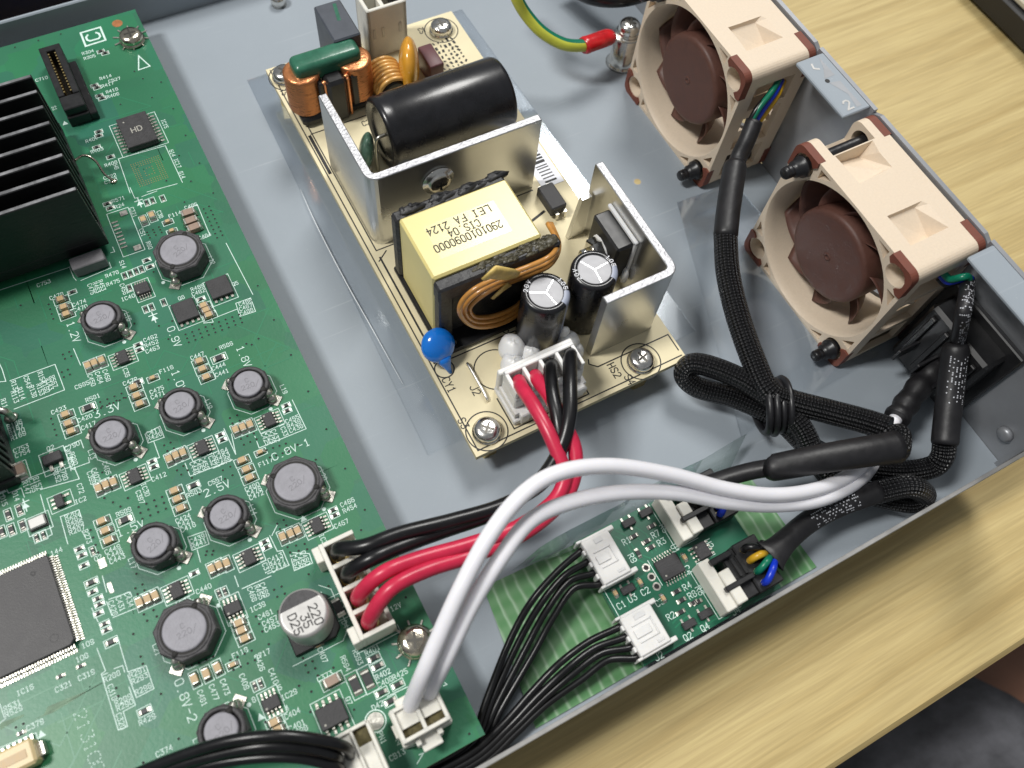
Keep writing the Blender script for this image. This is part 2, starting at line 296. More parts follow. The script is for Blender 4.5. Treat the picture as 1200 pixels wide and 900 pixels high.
    def prism(s, poly, z0, z1, m=0, mt=None, c=0.0):
        n = len(poly); ar = sum(poly[i][0] * poly[(i + 1) % n][1] - poly[(i + 1) % n][0] * poly[i][1] for i in range(n))
        if ar < 0: poly = poly[::-1]
        rings = [(poly, z0)]
        if c > 0:
            ins = []
            for i in range(n):
                p0, p1, p2 = Vector(poly[i - 1][:2]), Vector(poly[i][:2]), Vector(poly[(i + 1) % n][:2])
                d1 = (p1 - p0).normalized(); d2 = (p2 - p1).normalized(); n1 = Vector((-d1.y, d1.x)); n2 = Vector((-d2.y, d2.x)); b_ = (n1 + n2)
                b_ = b_ / max(0.3, b_.length_squared) * 2; ins.append(tuple(p1 + b_ * c))
            rings += [(poly, z1 - c), (ins, z1)]
        else: rings.append((poly, z1))
        vs = [(x[0], x[1], z) for pl, z in rings for x in pl]; fs = []
        for k in range(len(rings) - 1): fs += [(k * n + i, k * n + (i + 1) % n, (k + 1) * n + (i + 1) % n, (k + 1) * n + i) for i in range(n)]
        fs.append(list(range(n))[::-1]); s.add(vs, fs, m)
        L = len(rings) - 1
        s.add([], [], 0); o = len(s.v) - len(vs); s.f.append([o + L * n + i for i in range(n)]); s.mi.append(m if mt is None else mt); s.sm.append(False)
        return s
    def tube(s, path, r, n=12, m=0, cap=True, flat=None, stripe=None):
        P = [Vector(p) for p in path]; R_ = r if isinstance(r, (list, tuple)) else [r] * len(P)
        T = [(P[min(i + 1, len(P) - 1)] - P[max(i - 1, 0)]).normalized() for i in range(len(P))]
        u_ = T[0].orthogonal().normalized()
        if flat: u_ = (Vector(flat[1]) - T[0] * Vector(flat[1]).dot(T[0])).normalized()
        vs = []; fs = []; uvs = []; L = 0
        ls = []
        for i, p in enumerate(P):
            if i: L += (P[i] - P[i - 1]).length
            ls.append(L); u_ = (u_ - T[i] * u_.dot(T[i])).normalized(); w_ = T[i].cross(u_)
            for j in range(n):
                a = 2 * PI * j / n; f = flat[0][i] if flat and isinstance(flat[0], (list, tuple)) else (flat[0] if flat else 1)
                vs.append(tuple(p + u_ * math.cos(a) * R_[i] * f + w_ * math.sin(a) * R_[i]))
        for i in range(len(P) - 1):
            for j in range(n):
                fs.append((i * n + j, i * n + (j + 1) % n, (i + 1) * n + (j + 1) % n, (i + 1) * n + j))
                uvs.append(((ls[i], j / n), (ls[i], (j + 1) / n), (ls[i + 1], (j + 1) / n), (ls[i + 1], j / n)))
        f0 = len(s.f); s.add(vs, fs, m, True, uvs)
        if stripe:
            for i in range(len(fs)):
                if i % n in stripe[0]: s.mi[f0 + i] = stripe[1]
        o = len(s.v) - len(vs)
        if cap:
            s.f.append([o + j for j in range(n)][::-1]); s.mi.append(m); s.sm.append(False)
            s.f.append([o + (len(P) - 1) * n + j for j in range(n)]); s.mi.append(m); s.sm.append(False)
        return s
    def sphere(s, c, rx, ry, rz, n=16, k=10, m=0, noise=0):
        vs = []; fs = []
        for i in range(k + 1):
            th = PI * i / k
            for j in range(n):
                a = 2 * PI * j / n; q = 1 + noise * (math.sin(3 * a + 2 * th) * .5 + math.sin(5 * th + a * 2) * .5)
                vs.append((c[0] + rx * q * math.sin(th) * math.cos(a), c[1] + ry * q * math.sin(th) * math.sin(a), c[2] + rz * q * math.cos(th)))
        for i in range(k):
            for j in range(n): fs.append(((i) * n + j, (i + 1) * n + j, (i + 1) * n + (j + 1) % n, i * n + (j + 1) % n))
        return s.add(vs, fs, m, True)
    def stroke(s, pts, wd, z, m=0, closed=False):
        "flat printed line, mitred, a hair above the one before it"
        s.k += 1; z = z + (s.k % 5) * 0.004
        P = [Vector((p[0], p[1])) for p in pts]; n = len(P)
        if closed and (P[0] - P[-1]).length < 1e-6: P = P[:-1]; n -= 1
        if n < 2: return s
        vs = []
        for i in range(n):
            a = P[i - 1] if (i > 0 or closed) else None; c_ = P[(i + 1) % n] if (i < n - 1 or closed) else None
            d1 = (P[i] - a) if a is not None else None; d2 = (c_ - P[i]) if c_ is not None else None
            d1 = d1.normalized() if d1 is not None and d1.length > 1e-9 else None; d2 = d2.normalized() if d2 is not None and d2.length > 1e-9 else None
            if d1 is None: d1 = d2
            if d2 is None: d2 = d1
            if d1 is None: return s
            n1 = Vector((-d1.y, d1.x)); n2 = Vector((-d2.y, d2.x)); b_ = n1 + n2; b_ = b_ / max(0.35, b_.length_squared) * 2 * wd / 2
            q = P[i]
            if not closed and i == 0: q = q - d2 * wd / 2
            if not closed and i == n - 1: q = q + d1 * wd / 2
            vs += [(q.x + b_.x, q.y + b_.y, z), (q.x - b_.x, q.y - b_.y, z)]
        fs = [(2 * i, 2 * i + 1, 2 * ((i + 1) % n) + 1, 2 * ((i + 1) % n)) for i in range(n if closed else n - 1)]
        return s.add(vs, fs, m)
    def dot(s, x, y, r, z, m=0, n=10):
        s.k += 1; z = z + (s.k % 5) * 0.004
        return s.add([(x + r * math.cos(2 * PI * i / n), y + r * math.sin(2 * PI * i / n), z) for i in range(n)], [tuple(range(n))], m)
    def ring(s, x, y, r, wd, z, m=0, n=28): return s.stroke([(x + r * math.cos(2 * PI * i / n), y + r * math.sin(2 * PI * i / n)) for i in range(n)], wd, z, m, True)
    def fill(s, poly, z, m=0):
        s.k += 1; z = z + (s.k % 5) * 0.004
        n = len(poly); ar = sum(poly[i][0] * poly[(i + 1) % n][1] - poly[(i + 1) % n][0] * poly[i][1] for i in range(n))
        if ar < 0: poly = poly[::-1]
        return s.add([(p[0], p[1], z) for p in poly], [tuple(range(n))], m)
    def mesh(s, name, mats):
        me = bpy.data.meshes.new(name); me.from_pydata([(x * S, y * S, z * S) for x, y, z in s.v], [], s.f)
        for q in (mats if isinstance(mats, (list, tuple)) else [mats]): me.materials.append(MATS[q])
        me.polygons.foreach_set('material_index', s.mi); me.polygons.foreach_set('use_smooth', s.sm)
        if s.uv:
            ul = me.uv_layers.new(name='UVMap')
            for fi, uv_ in s.uv.items():
                for li, q in zip(me.polygons[fi].loop_indices, uv_): ul.data[li].uv = q
        me.update(); return me
    def build(s, name, mats, parent=None, loc=(0, 0, 0), rz=0, **kw): return inst(s.mesh(name, mats), name, parent, loc, rz, **kw)
def inst(me, name, parent=None, loc=(0, 0, 0), rz=0, label=None, cat=None, group=None, kind=None, rot=None):
    o = bpy.data.objects.new(name, me); C.objects.link(o); o.parent = parent
    o.location = [c * S for c in loc]; o.rotation_euler = rot or (0, 0, rz)
    if label: o['label'] = label
    if cat: o['category'] = cat
    if group: o['group'] = group
    if kind: o['kind'] = kind
    return o
def thing(name, label, cat, loc=(0, 0, 0), rz=0, group=None): return inst(None, name, None, loc, rz, label, cat, group)
def rotm(axis, deg): return Matrix.Rotation(math.radians(deg), 4, axis)
def tr(x, y, z): return Matrix.Translation((x, y, z))
def smooth_path(pts, n=10):
    P = [Vector(p) for p in pts]; P = [P[0] * 2 - P[1]] + P + [P[-1] * 2 - P[-2]]; o = []
    for i in range(1, len(P) - 2):
        for k in range(n):
            t_ = k / n; a, b_, c_, d = P[i - 1:i + 3]
            o.append(0.5 * ((2 * b_) + (c_ - a) * t_ + (2 * a - 5 * b_ + 4 * c_ - d) * t_ ** 2 + (3 * b_ - a - 3 * c_ + d) * t_ ** 3))
    o.append(P[-2]); return [tuple(p) for p in o]
def ppath(pts, n=10): return smooth_path([at(*p) for p in pts], n)
def jig(v, a): return v + random.uniform(-a, a)

# stroke lettering (4 x 6 grid)
G = {'0': [[(1, 0), (3, 0), (4, 1), (4, 5), (3, 6), (1, 6), (0, 5), (0, 1), (1, 0)]], '1': [[(0.8, 5), (2, 6), (2, 0)], [(1, 0), (3, 0)]],
 '2': [[(0, 5), (1, 6), (3, 6), (4, 5), (4, 4), (0, 0), (4, 0)]], '3': [[(0, 6), (4, 6), (2, 3.6), (3, 3.6), (4, 2.6), (4, 1), (3, 0), (1, 0), (0, 1)]],
 '4': [[(3, 0), (3, 6), (0, 2), (4, 2)]], '5': [[(4, 6), (0, 6), (0, 3.5), (3, 3.5), (4, 2.5), (4, 1), (3, 0), (1, 0), (0, 1)]],
 '6': [[(4, 5.4), (3, 6), (1, 6), (0, 5), (0, 1), (1, 0), (3, 0), (4, 1), (4, 2.5), (3, 3.5), (0, 3.2)]], '7': [[(0, 6), (4, 6), (1.5, 0)]],
 '8': [[(1, 3.2), (0, 4.2), (0, 5), (1, 6), (3, 6), (4, 5), (4, 4.2), (3, 3.2), (4, 2.2), (4, 1), (3, 0), (1, 0), (0, 1), (0, 2.2), (1, 3.2), (3, 3.2)]],
 '9': [[(0, 0.6), (1, 0), (3, 0), (4, 1), (4, 5), (3, 6), (1, 6), (0, 5), (0, 3.5), (1, 2.5), (4, 2.8)]],
 'A': [[(0, 0), (2, 6), (4, 0)], [(0.8, 2.2), (3.2, 2.2)]], 'B': [[(0, 3.2), (3, 3.2), (4, 2.4), (4, 0.8), (3, 0), (0, 0), (0, 6), (3, 6), (3.8, 5.2), (3.8, 4), (3, 3.2)]],
 'C': [[(4, 5), (3, 6), (1, 6), (0, 5), (0, 1), (1, 0), (3, 0), (4, 1)]], 'D': [[(0, 0), (0, 6), (2.6, 6), (4, 4.6), (4, 1.4), (2.6, 0), (0, 0)]],
 'E': [[(4, 6), (0, 6), (0, 0), (4, 0)], [(0, 3.2), (3, 3.2)]], 'F': [[(4, 6), (0, 6), (0, 0)], [(0, 3.2), (3, 3.2)]], 'H': [[(0, 0), (0, 6)], [(4, 0), (4, 6)], [(0, 3), (4, 3)]],
 'I': [[(2, 0), (2, 6)], [(1, 0), (3, 0)], [(1, 6), (3, 6)]], 'J': [[(4, 6), (4, 1), (3, 0), (1, 0), (0, 1)]], 'K': [[(0, 0), (0, 6)], [(4, 6), (0, 2.6)], [(1.4, 3.6), (4, 0)]],
 'L': [[(0, 6), (0, 0), (4, 0)]], 'N': [[(0, 0), (0, 6), (4, 0), (4, 6)]], 'P': [[(0, 0), (0, 6), (3, 6), (4, 5), (4, 4), (3, 3), (0, 3)]],
 'Q': [[(1, 0), (3, 0), (4, 1), (4, 5), (3, 6), (1, 6), (0, 5), (0, 1), (1, 0)], [(2.4, 1.6), (4.2, -0.4)]],
 'R': [[(0, 0), (0, 6), (3, 6), (4, 5), (4, 4), (3, 3), (0, 3)], [(2, 3), (4, 0)]], 'S': [[(4, 5.2), (3, 6), (1, 6), (0, 5), (0, 4), (1, 3.3), (3, 2.7), (4, 2), (4, 1), (3, 0), (1, 0), (0, 0.8)]],
 'U': [[(0, 6), (0, 1), (1, 0), (3, 0), (4, 1), (4, 6)]], 'V': [[(0, 6), (2, 0), (4, 6)]], 'X': [[(0, 0), (4, 6)], [(0, 6), (4, 0)]], 'Y': [[(0, 6), (2, 3), (4, 6)], [(2, 3), (2, 0)]],
 'T': [[(0, 6), (4, 6)], [(2, 6), (2, 0)]], 'M': [[(0, 0), (0, 6), (2, 3), (4, 6), (4, 0)]], 'O': [[(1, 0), (3, 0), (4, 1), (4, 5), (3, 6), (1, 6), (0, 5), (0, 1), (1, 0)]], 'G': [[(4, 5), (3, 6), (1, 6), (0, 5), (0, 1), (1, 0), (3, 0), (4, 1), (4, 3), (2.4, 3)]],
 'W': [[(0, 6), (1, 0), (2, 4), (3, 0), (4, 6)]], 'Z': [[(0, 6), (4, 6), (0, 0), (4, 0)]], '-': [[(0.5, 3), (3.5, 3)]], '.': [[(1.7, 0), (2.3, 0)]], ' ': []}
def text(mb, st, x, y, h, ang, z, wd=None, m=0, adv=None, wr=1.0):
    "string centred on (x, y), reading along ang degrees"
    k = h / 6; adv = adv or 6.0 * wr * k; wd = wd or h * 0.15; ca, sa = math.cos(math.radians(ang)), math.sin(math.radians(ang))
    x0 = -(len(st) * adv - 2 * wr * k) / 2
    for i, ch in enumerate(st):
        for pl in G.get(ch, []):
            q = [((x0 + i * adv + a * k * wr), (b_ - 3) * k) for a, b_ in pl]
            cl = len(q) > 3 and q[0] == q[-1]
            mb.stroke([(x + p[0] * ca - p[1] * sa, y + p[0] * sa + p[1] * ca) for p in q], wd, z, m, cl)

# ================================================================== setting
TZ = -14.0
MB().box(-700, -74.2, TZ - 24, 700, 700, TZ, c=1.2).build('tabletop', 'wood', kind='structure')
MB().box(-2500, -2500, -760, 2500, 2500, -750).build('floor', 'carpet', kind='structure')
ps = thing('person', 'seated person in dark grey shorts with bare skin showing below the table edge', 'person', (300, -110, -749))
leg = smooth_path([(-320, -215, -245), (-120, -195, -235), (100, -170, -225), (260, -140, -222), (345, -120, -245), (372, -115, -330), (385, -110, -480), (392, -108, -640), (410, -108, -700), (470, -108, -722), (560, -108, -732)], 24)
rr_ = [80 - 0.0 * i for i in range(len(leg))]
for i in range(len(leg)):
    t_ = i / (len(leg) - 1) * 10; ks = [84, 80, 74, 64, 58, 54, 52, 36, 38, 36, 16]; a = int(min(t_, 9.999)); rr_[i] = ks[a] + (ks[a + 1] - ks[a]) * (t_ - a)
MB().tube([(p[0] - 300, p[1] + 110, p[2] + 749) for p in leg], rr_, 24).build('body', 'skin', ps)
sh = [p for p in leg if p[0] < 101]
MB().tube([(p[0] - 300, p[1] + 110, p[2] + 749) for p in sh], [rr_[i] + 9 + 2 * math.sin(i * 0.6) for i in range(len(sh))], 24).build('shorts', 'shorts', ps)

# ------------------------------------------------------------------ chassis tray
ch = thing('chassis_tray', 'open blue grey sheet metal tray holding all the boards', 'metal tray', (-100, 70, TZ))
def chp(mb, name, mats, par=None, **k):
    par = par or ch
    return mb.build(name, mats, par, loc=(100, -70, -TZ) if par is ch else (0, 0, 0), **k)
fl = MB().box(-300, -38.2, -1.0, 20.2, 177.2, 0)
chp(fl, 'floor_panel', 'chassis_paint')
chp(MB().box(-300, -39.15, -1.0, 20.2, -38.25, 10.5, c=0.12), 'front_wall', 'edge_zinc')
chp(MB().box(-300, 177.25, -1.0, 20.2, 178.4, 12.0, c=0.3), 'far_wall', 'chassis_paint')
# rear panel behind the fans, with two round fan openings and the inlet opening
def rect_with_holes(y0, y1, z0, z1, holes, x0, x1, seg=20):
    "vertical sheet in x with round holes, one cell per hole"
    mb = MB(); cells = sorted(holes)
    edges = [y0]
    for (cy, cz, r) in cells: edges += [cy - r - 1.2, cy + r + 1.2]
    edges.append(y1)
    for i in range(0, len(edges), 2): mb.box(x0, edges[i], z0, x1, edges[i + 1], z1)
    for (cy, cz, r) in cells:
        a0, a1 = cy - r - 1.2, cy + r + 1.2; per = []
        for k in range(seg * 4):
            a = 2 * PI * k / (seg * 4); c_, s_ = math.cos(a), math.sin(a)
            t1 = (a1 - cy) / abs(c_) if abs(c_) > 1e-6 else 1e9; t2 = ((z1 - cz) if s_ > 0 else (cz - z0)) / abs(s_) if abs(s_) > 1e-6 else 1e9
            t_ = min(t1, t2); per.append((cy + c_ * t_, cz + s_ * t_))
        n = len(per); vs = []
        for x in (x0, x1):
            vs += [(x, p[0], p[1]) for p in per] + [(x, cy + r * math.cos(2 * PI * k / n), cz + r * math.sin(2 * PI * k / n)) for k in range(n)]
        fs = []
        for k in range(n):
            j = (k + 1) % n
            fs += [(k, n + k, n + j, j), (2 * n + k, 2 * n + j, 3 * n + j, 3 * n + k), (n + k, 3 * n + k, 3 * n + j, n + j), (k, j, 2 * n + j, 2 * n + k)]
        mb.add(vs, fs)
    return mb
rw = chp(rect_with_holes(-38.2, 177.2, -1.0, 40.6, [(20, 20, 18.4), (80, 20, 18.4)], 20.3, 21.4), 'rear_wall', 'zinc_dark')
tab = MB().box(12.4, 40.9, 39.7, 20.25, 58.9, 40.7, c=0.25)
tb = chp(tab, 'top_flange', 'chassis_paint', label='top flange between the fans stamped with arrows and a 2')
em = MB()
em.fill([(18.3, 58.2), (18.4, 52.0), (15.4, 52.0), (17.3, 55.0)], 40.73, 0); em.fill([(18.4, 50.0), (18.5, 42.0), (17.0, 42.0), (17.6, 46.0), (15.6, 50.6)], 40.73, 0)
em.dot(15.6, 51.2, 0.6, 40.74, 1)
text(em, '2', 15.5, 43.4, 2.4, 0, 40.76, 0.45, 2, wr=0.9)
em.stroke([(15.3, 56.8), (15.0, 55.6), (16.0, 55.0)], 0.5, 40.76, 2)
em.build('stamped_mark', ['zinc_dark', 'ink', 'alu_can'], tb)
chp(MB().box(13.0, -38.15, 39.7, 20.25, -0.6, 40.7, c=0.25), 'top_flange', 'chassis_paint')
chp(MB().box(13.0, 100.6, 39.7, 20.25, 177.0, 40.7, c=0.25), 'top_flange', 'chassis_paint')
chp(MB().box(18.9, -38.1, 0.05, 20.25, -37.0, 39.6), 'corner_fold', 'zinc_dark')
for x, y in ((-280, -20), (0, -20), (0, 160), (-280, 160)):
    f = MB(); f.M = tr(x, y, 0); f.lathe([(6, TZ + 0.02), (7, -3), (7, -1.05)], 16); chp(f, 'rubber_foot', 'rubber')
# small hole, far screw studs
d = MB(); p = at(747, 213, 0); d.dot(p[0], p[1], 1.0, 0.02, 0, 16); d.ring(p[0], p[1], 1.05, 0.25, 0.02, 1)
chp(d, 'punched_hole', ['wood', 'zinc_dark'])
p = at(325, -5, 3); s_ = MB(); s_.M = tr(p[0], p[1], 0); s_.lathe([(2.2, 0.02), (2.2, 2.4), (1.6, 3.4), (0, 3.7)], 16); chp(s_, 'stud', 'screw_steel')
p = at(1171, 513, 6); s_ = MB(); s_.M = tr(20.28, p[1], 8) @ rotm('Y', -90); s_.lathe([(1.9, 0), (1.9, 0.9), (1.4, 1.4), (0, 1.5)], 16); chp(s_, 'rivet', 'zinc_dark')

# ------------------------------------------------------------------ screws
def screw_mesh(r=3.0, h=2.6, washer=True, m='screw_steel'):
    s_ = MB(); pr = []
    if washer: pr += [(r * 1.08, 0.0), (r * 1.08, 0.55), (r * 0.98, 0.62)]
    else: pr += [(r * 0.98, 0)]
    pr += [(r * 0.98, 0.7), (r, 1.0), (r * 0.96, h * 0.72), (r * 0.8, h * 0.93), (r * 0.5, h)]
    s_.lathe(pr + [(0, h * 1.01)], 24)
    for a in (25, 115):                                    # cross recess
        s_.M = rotm('Z', a); s_.box(-r * 0.5, -r * 0.085, h * 0.93, r * 0.5, r * 0.085, h * 1.02 + a * 1e-4, m=1)
    return s_.mesh('screw', [m, 'recess'])
SM = screw_mesh(); SMN = screw_mesh(3.0, 2.5, True, 'screw_nickel')
def screw(px, py, z, label, me=SM, sc=1.0, grp=None):
    p = at(px, py, z + 1.5); o = inst(me, 'screw', None, (p[0], p[1], z), random.uniform(0, 3), label, 'screw', grp); o.scale = (sc,) * 3; return o

# ================================================================== fans
def bool_cut(base, cutters):
    bo = base.build('tmp_base', 'fan_beige')
    cs = []
    for c_ in cutters:
        co = c_.build('tmp_cut', 'fan_beige'); cs.append(co)
        md = bo.modifiers.new('b', 'BOOLEAN'); md.operation = 'DIFFERENCE'; md.solver = 'EXACT'; md.object = co
    bv = bo.modifiers.new('v', 'BEVEL'); bv.width = 0.25 * S; bv.segments = 2; bv.limit_method = 'ANGLE'; bv.angle_limit = math.radians(40); bv.harden_normals = False
    dg = bpy.context.evaluated_depsgraph_get(); me = bpy.data.meshes.new_from_object(bo.evaluated_get(dg))
    for o in [bo] + cs: bpy.data.objects.remove(o, do_unlink=True)
    return me
AX = Matrix(((0, 0, 1, 0), (1, 0, 0, 0), (0, 1, 0, 0), (0, 0, 0, 1)))       # local (a, b, c) -> (x = c, y = a, z = b)
D = 19.6
def rsq(h, r, n=6, cx=20, cy=20):
    o = []
    for qx, qy, a0 in ((1, 1, 0), (-1, 1, 90), (-1, -1, 180), (1, -1, 270)):
        for k in range(n + 1): a = math.radians(a0 + 90 * k / n); o.append((cx + qx * (h - r) + r * math.cos(a), cy + qy * (h - r) + r * math.sin(a)))
    return o
def fan_frame_mesh():
    base = MB(); base.M = AX; base.prism(rsq(20, 2.2), 0, D)
    cut = []
    c_ = MB(); c_.M = AX @ tr(20, 20, 0); c_.lathe([(19.35, -0.5), (19.3, 0.0), (18.9, 0.8), (18.55, 2.4), (18.5, D - 3), (18.9, D + 0.5)], 64); cut.append(c_)
    for a, b_ in ((4, 4), (36, 4), (4, 36), (36, 36)):
        c_ = MB(); c_.M = AX @ tr(a, b_, 0); c_.lathe([(2.7, -1), (2.7, D + 1)], 20); cut.append(c_)
    for a, b_, sa, sb in ((0, 0, 1, 1), (40, 0, -1, 1), (0, 40, 1, -1), (40, 40, -1, -1)):   # small webs pockets beside each hole
        for fl_ in (0, 1):
            tri = [(8.2, 1.0), (11.8, 1.0), (8.4, 3.6)]
            tri = [(q[1], q[0]) if fl_ else q for q in tri]
            c_ = MB(); c_.M = AX; c_.prism([(a + sa * q[0], b_ + sb * q[1]) for q in tri], -1, 2.5); cut.append(c_)
    for y0, y1 in ((7.0, 15.5), (24.6, 33.2)):           # wedge pockets on the top
        vs = [(4, y0, 41), (15.6, y0, 41), (15.6, y1, 41), (4, y1, 41), (5.2, y0 + .5, 39.0 if y0 > 20 else 37.2), (12.6, y0 + 1.2, 38.9 if y0 > 20 else 36.2), (12.6, y1 - .6, 36.2 if y0 > 20 else 38.9), (5.2, y1 - .4, 37.2 if y0 > 20 else 39.0)]
        c_ = MB(); c_.add(vs, [(3, 2, 1, 0), (4, 5, 6, 7), (0, 1, 5, 4), (1, 2, 6, 5), (2, 3, 7, 6), (3, 0, 4, 7)][:]); c_.f = [f[::-1] for f in c_.f]; cut.append(c_)
    c_ = MB(); c_.box(4, 33.4, 33.2, 15.8, 41, 41); cut.append(c_)                      # open corner around the fixing pin
    for z0, z1 in ((3.5, 11.5), (13.5, 25.5), (27.5, 35.0)):                            # open slots between the flanges on the near side
        c_ = MB(); c_.box(4.2, -1, z0, 15.6, 1.6 if z0 == 13.5 else 3.2, z1); cut.append(c_)
    return bool_cut(base, cut)
FRAME = fan_frame_mesh()
def pad_mesh():
    q = []
    for k in range(7): a = math.radians(180 + 90 * k / 6); q.append((2.2 + 2.27 * math.cos(a), 2.2 + 2.27 * math.sin(a)))
    q += [(7.2, -0.07), (7.4, 1.2)]
    for k in range(9): a = math.radians(-35 - 200 * k / 8); q.append((4 + 3.0 * math.cos(a), 4 + 3.0 * math.sin(a)))
    q += [(1.2, 7.4), (-0.07, 7.2)]
    mb = MB(); mb.M = AX; mb.prism(q, -1.5, 0.5); mb.f = [f[::-1] for f in mb.f]; mb.M = Matrix.Identity(4)
    mb.v = [(-v_[0], v_[1], v_[2]) for v_ in mb.v]; return mb.mesh('corner_pad', 'pad_brown')
PAD = pad_mesh()
hub = MB(); hub.M = AX @ tr(20, 20, 0)
hub.lathe([(11.7, 14.5), (11.7, 3.1), (11.4, 2.5), (10.8, 2.25), (10.2, 2.22), (9.8, 2.21), (1.3, 2.2), (0.95, 2.2), (0.9, 2.05), (0.6, 2.05), (0.55, 2.3), (0, 2.3)], 56)
HUB = hub.mesh('hub', 'fan_brown')
def blade_mesh():
    mb = MB(); nr, nc = 8, 8; vs = []; fs = []; lay = []
    for side in (0, 1):
        for i in range(nr + 1):
            r = 11.3 + (18.1 - 11.3) * i / nr; sweep = math.radians(24) * (i / nr) ** 1.3
            for j in range(nc + 1):
                t_ = j / nc; a = sweep + math.radians(38 - 12 * i / nr) * (t_ - 0.5); x = 3.6 + 9.4 * t_ + 1.6 * math.sin(t_ * PI) * 0.5 + 1.2 * (i / nr) * (1 - t_)
                th = 0.42 * math.sin(PI * min(1, max(0, t_)) * 0.9 + 0.15) * (1 if side else -1)
                a += th / r
                vs.append((x, 20 + r * math.cos(a), 20 + r * math.sin(a)))
    n = (nr + 1) * (nc + 1)
    for i in range(nr):
        for j in range(nc):
            q = (i * (nc + 1) + j, i * (nc + 1) + j + 1, (i + 1) * (nc + 1) + j + 1, (i + 1) * (nc + 1) + j); fs.append(q); fs.append(tuple(n + k for k in q[::-1]))
    for i in range(nr):
        for j in (0, nc): a, b_ = i * (nc + 1) + j, (i + 1) * (nc + 1) + j; fs.append((a, b_, n + b_, n + a) if j == 0 else (b_, a, n + a, n + b_))
    for j in range(nc):
        for i in (0, nr): a, b_ = i * (nc + 1) + j, i * (nc + 1) + j + 1; fs.append((b_, a, n + a, n + b_) if i == 0 else (a, b_, n + b_, n + a))
    mb.add(vs, fs, 0, True); mb.v = [(x, y - 20, z - 20) for x, y, z in mb.v]; return mb.mesh('blade', 'fan_brown')
BLADE = blade_mesh()
st = MB(); st.M = AX @ tr(20, 20, 0); st.lathe([(11.5, D - 0.3), (11.5, D - 4.0), (0, D - 4.0)], 40)
for a in (10, 100, 190, 280):
    st.M = AX @ tr(20, 20, 0) @ rotm('Z', a); st.box(11, -1.1, D - 2.6, 18.6, 1.1, D - 0.4)
STRUT = st.mesh('motor_mount', 'fan_beige')
pin = MB(); pin.M = AX
pin.lathe([(0, -6.0), (1.15, -5.95), (1.4, -5.6), (1.45, -4.9), (1.3, -4.7), (1.45, -4.5), (1.45, -3.9), (1.3, -3.7), (1.5, -3.5), (1.95, -3.0), (2.0, -1.6), (2.55, -1.3), (2.6, -0.65), (1.9, -0.5), (1.7, 0), (1.45, 3), (1.45, D - 3), (2.2, D - 1), (2.2, D + 0.2)], 20)
PIN = pin.mesh('fixing_pin', 'rubber')
def fan(y0, label, pins):
    f = thing('cooling_fan', label, 'fan', (0, y0, 0), group='square cooling fans on the rear wall')
    inst(FRAME, 'frame', f); inst(HUB, 'hub', f); inst(STRUT, 'motor_mount', f)
    for k in range(9):
        o = inst(BLADE, 'blade', f, (0, 20, 20)); o.rotation_euler = (math.radians(40 * k + 12 + y0), 0, 0)
    for x, r_ in ((0, 0), (D, 0)):
        for k in range(4):
            o = inst(PAD, 'corner_pad', f)
            mtx = tr(0, 20 * S, 20 * S) @ rotm('X', 90 * k) @ tr(0, -20 * S, -20 * S)
            if x: mtx = tr(D * S, 0, 0) @ mtx @ Matrix.Diagonal((-1, 1, 1, 1))
            o.matrix_local = mtx
    for a, b_ in pins: inst(PIN, 'fixing_pin', f, (0, a, b_))
    return f
fan(0, 'beige and brown square fan nearest the viewer, above the black inlet', [(36, 36), (4, 4), ])
fan(60, 'beige and brown square fan beside the earth screw, at the top edge', [(36, 36), (4, 4)])
# black power inlet on the rear wall below the near fan
inl = thing('power_inlet', 'black plastic power inlet socket on the rear wall below the near fan', 'inlet', (14, -12, 1))
b_ = MB(); b_.box(-1.5, -8.5, 3, 6.1, 9.5, 24, c=0.8); b_.box(1.0, -7.5, 1.0, 6.1, 8.5, 3.2, c=0.3); b_.build('body', 'black_plastic', inl)
b_ = MB(); b_.box(4.6, -11, 0.2, 6.2, 12, 26.6, c=0.3); b_.build('flange', 'black_plastic', inl)
for k in range(3): MB().box(-7.5, -5 + k * 5.2, 9 + 2 * (k % 2), -1.4, -4.2 + k * 5.2, 13 + 2 * (k % 2), c=0.15).build('terminal', 'rubber', inl)
b_ = MB()
for k in range(4): b_.box(-2.4, -7 + k * 4.4, 6, -1.55, -5.6 + k * 4.4, 22, c=0.2)
b_.build('rib', 'black_plastic', inl)
# ================================================================== main circuit board
ZB = 9.0; ZS = ZB + 0.03
mbd = thing('main_circuit_board', 'large green circuit board crowded with round chokes and a black finned heatsink', 'circuit board', (-115, -34, 0))
OX, OY = -115.0, -34.0
def mp(me_or_mb, name, mats=None, x=0, y=0, z=ZB, rz=0, par=None, **k):
    loc = (x - OX, y - OY, z) if par is None else (x, y, z)
    me = me_or_mb.mesh(name, mats) if isinstance(me_or_mb, MB) else me_or_mb
    return inst(me, name, par or mbd, loc, rz, **k)
mp(MB().box(-300, -34.0, ZB - 1.6, -114.9, 172.4, ZB, m=1, mt=0), 'board', ['pcb_green', 'pcb_edge'], 0, 0, 0)
for x, y in ((-119.3, -13), (-119.2, 161.6), (-200, -10), (-200, 160)):
    q = MB(); q.lathe([(3.2, 0.02), (3.2, ZB - 1.62)], 6, smooth=False); mp(q, 'standoff', 'gold', x, y, 0)

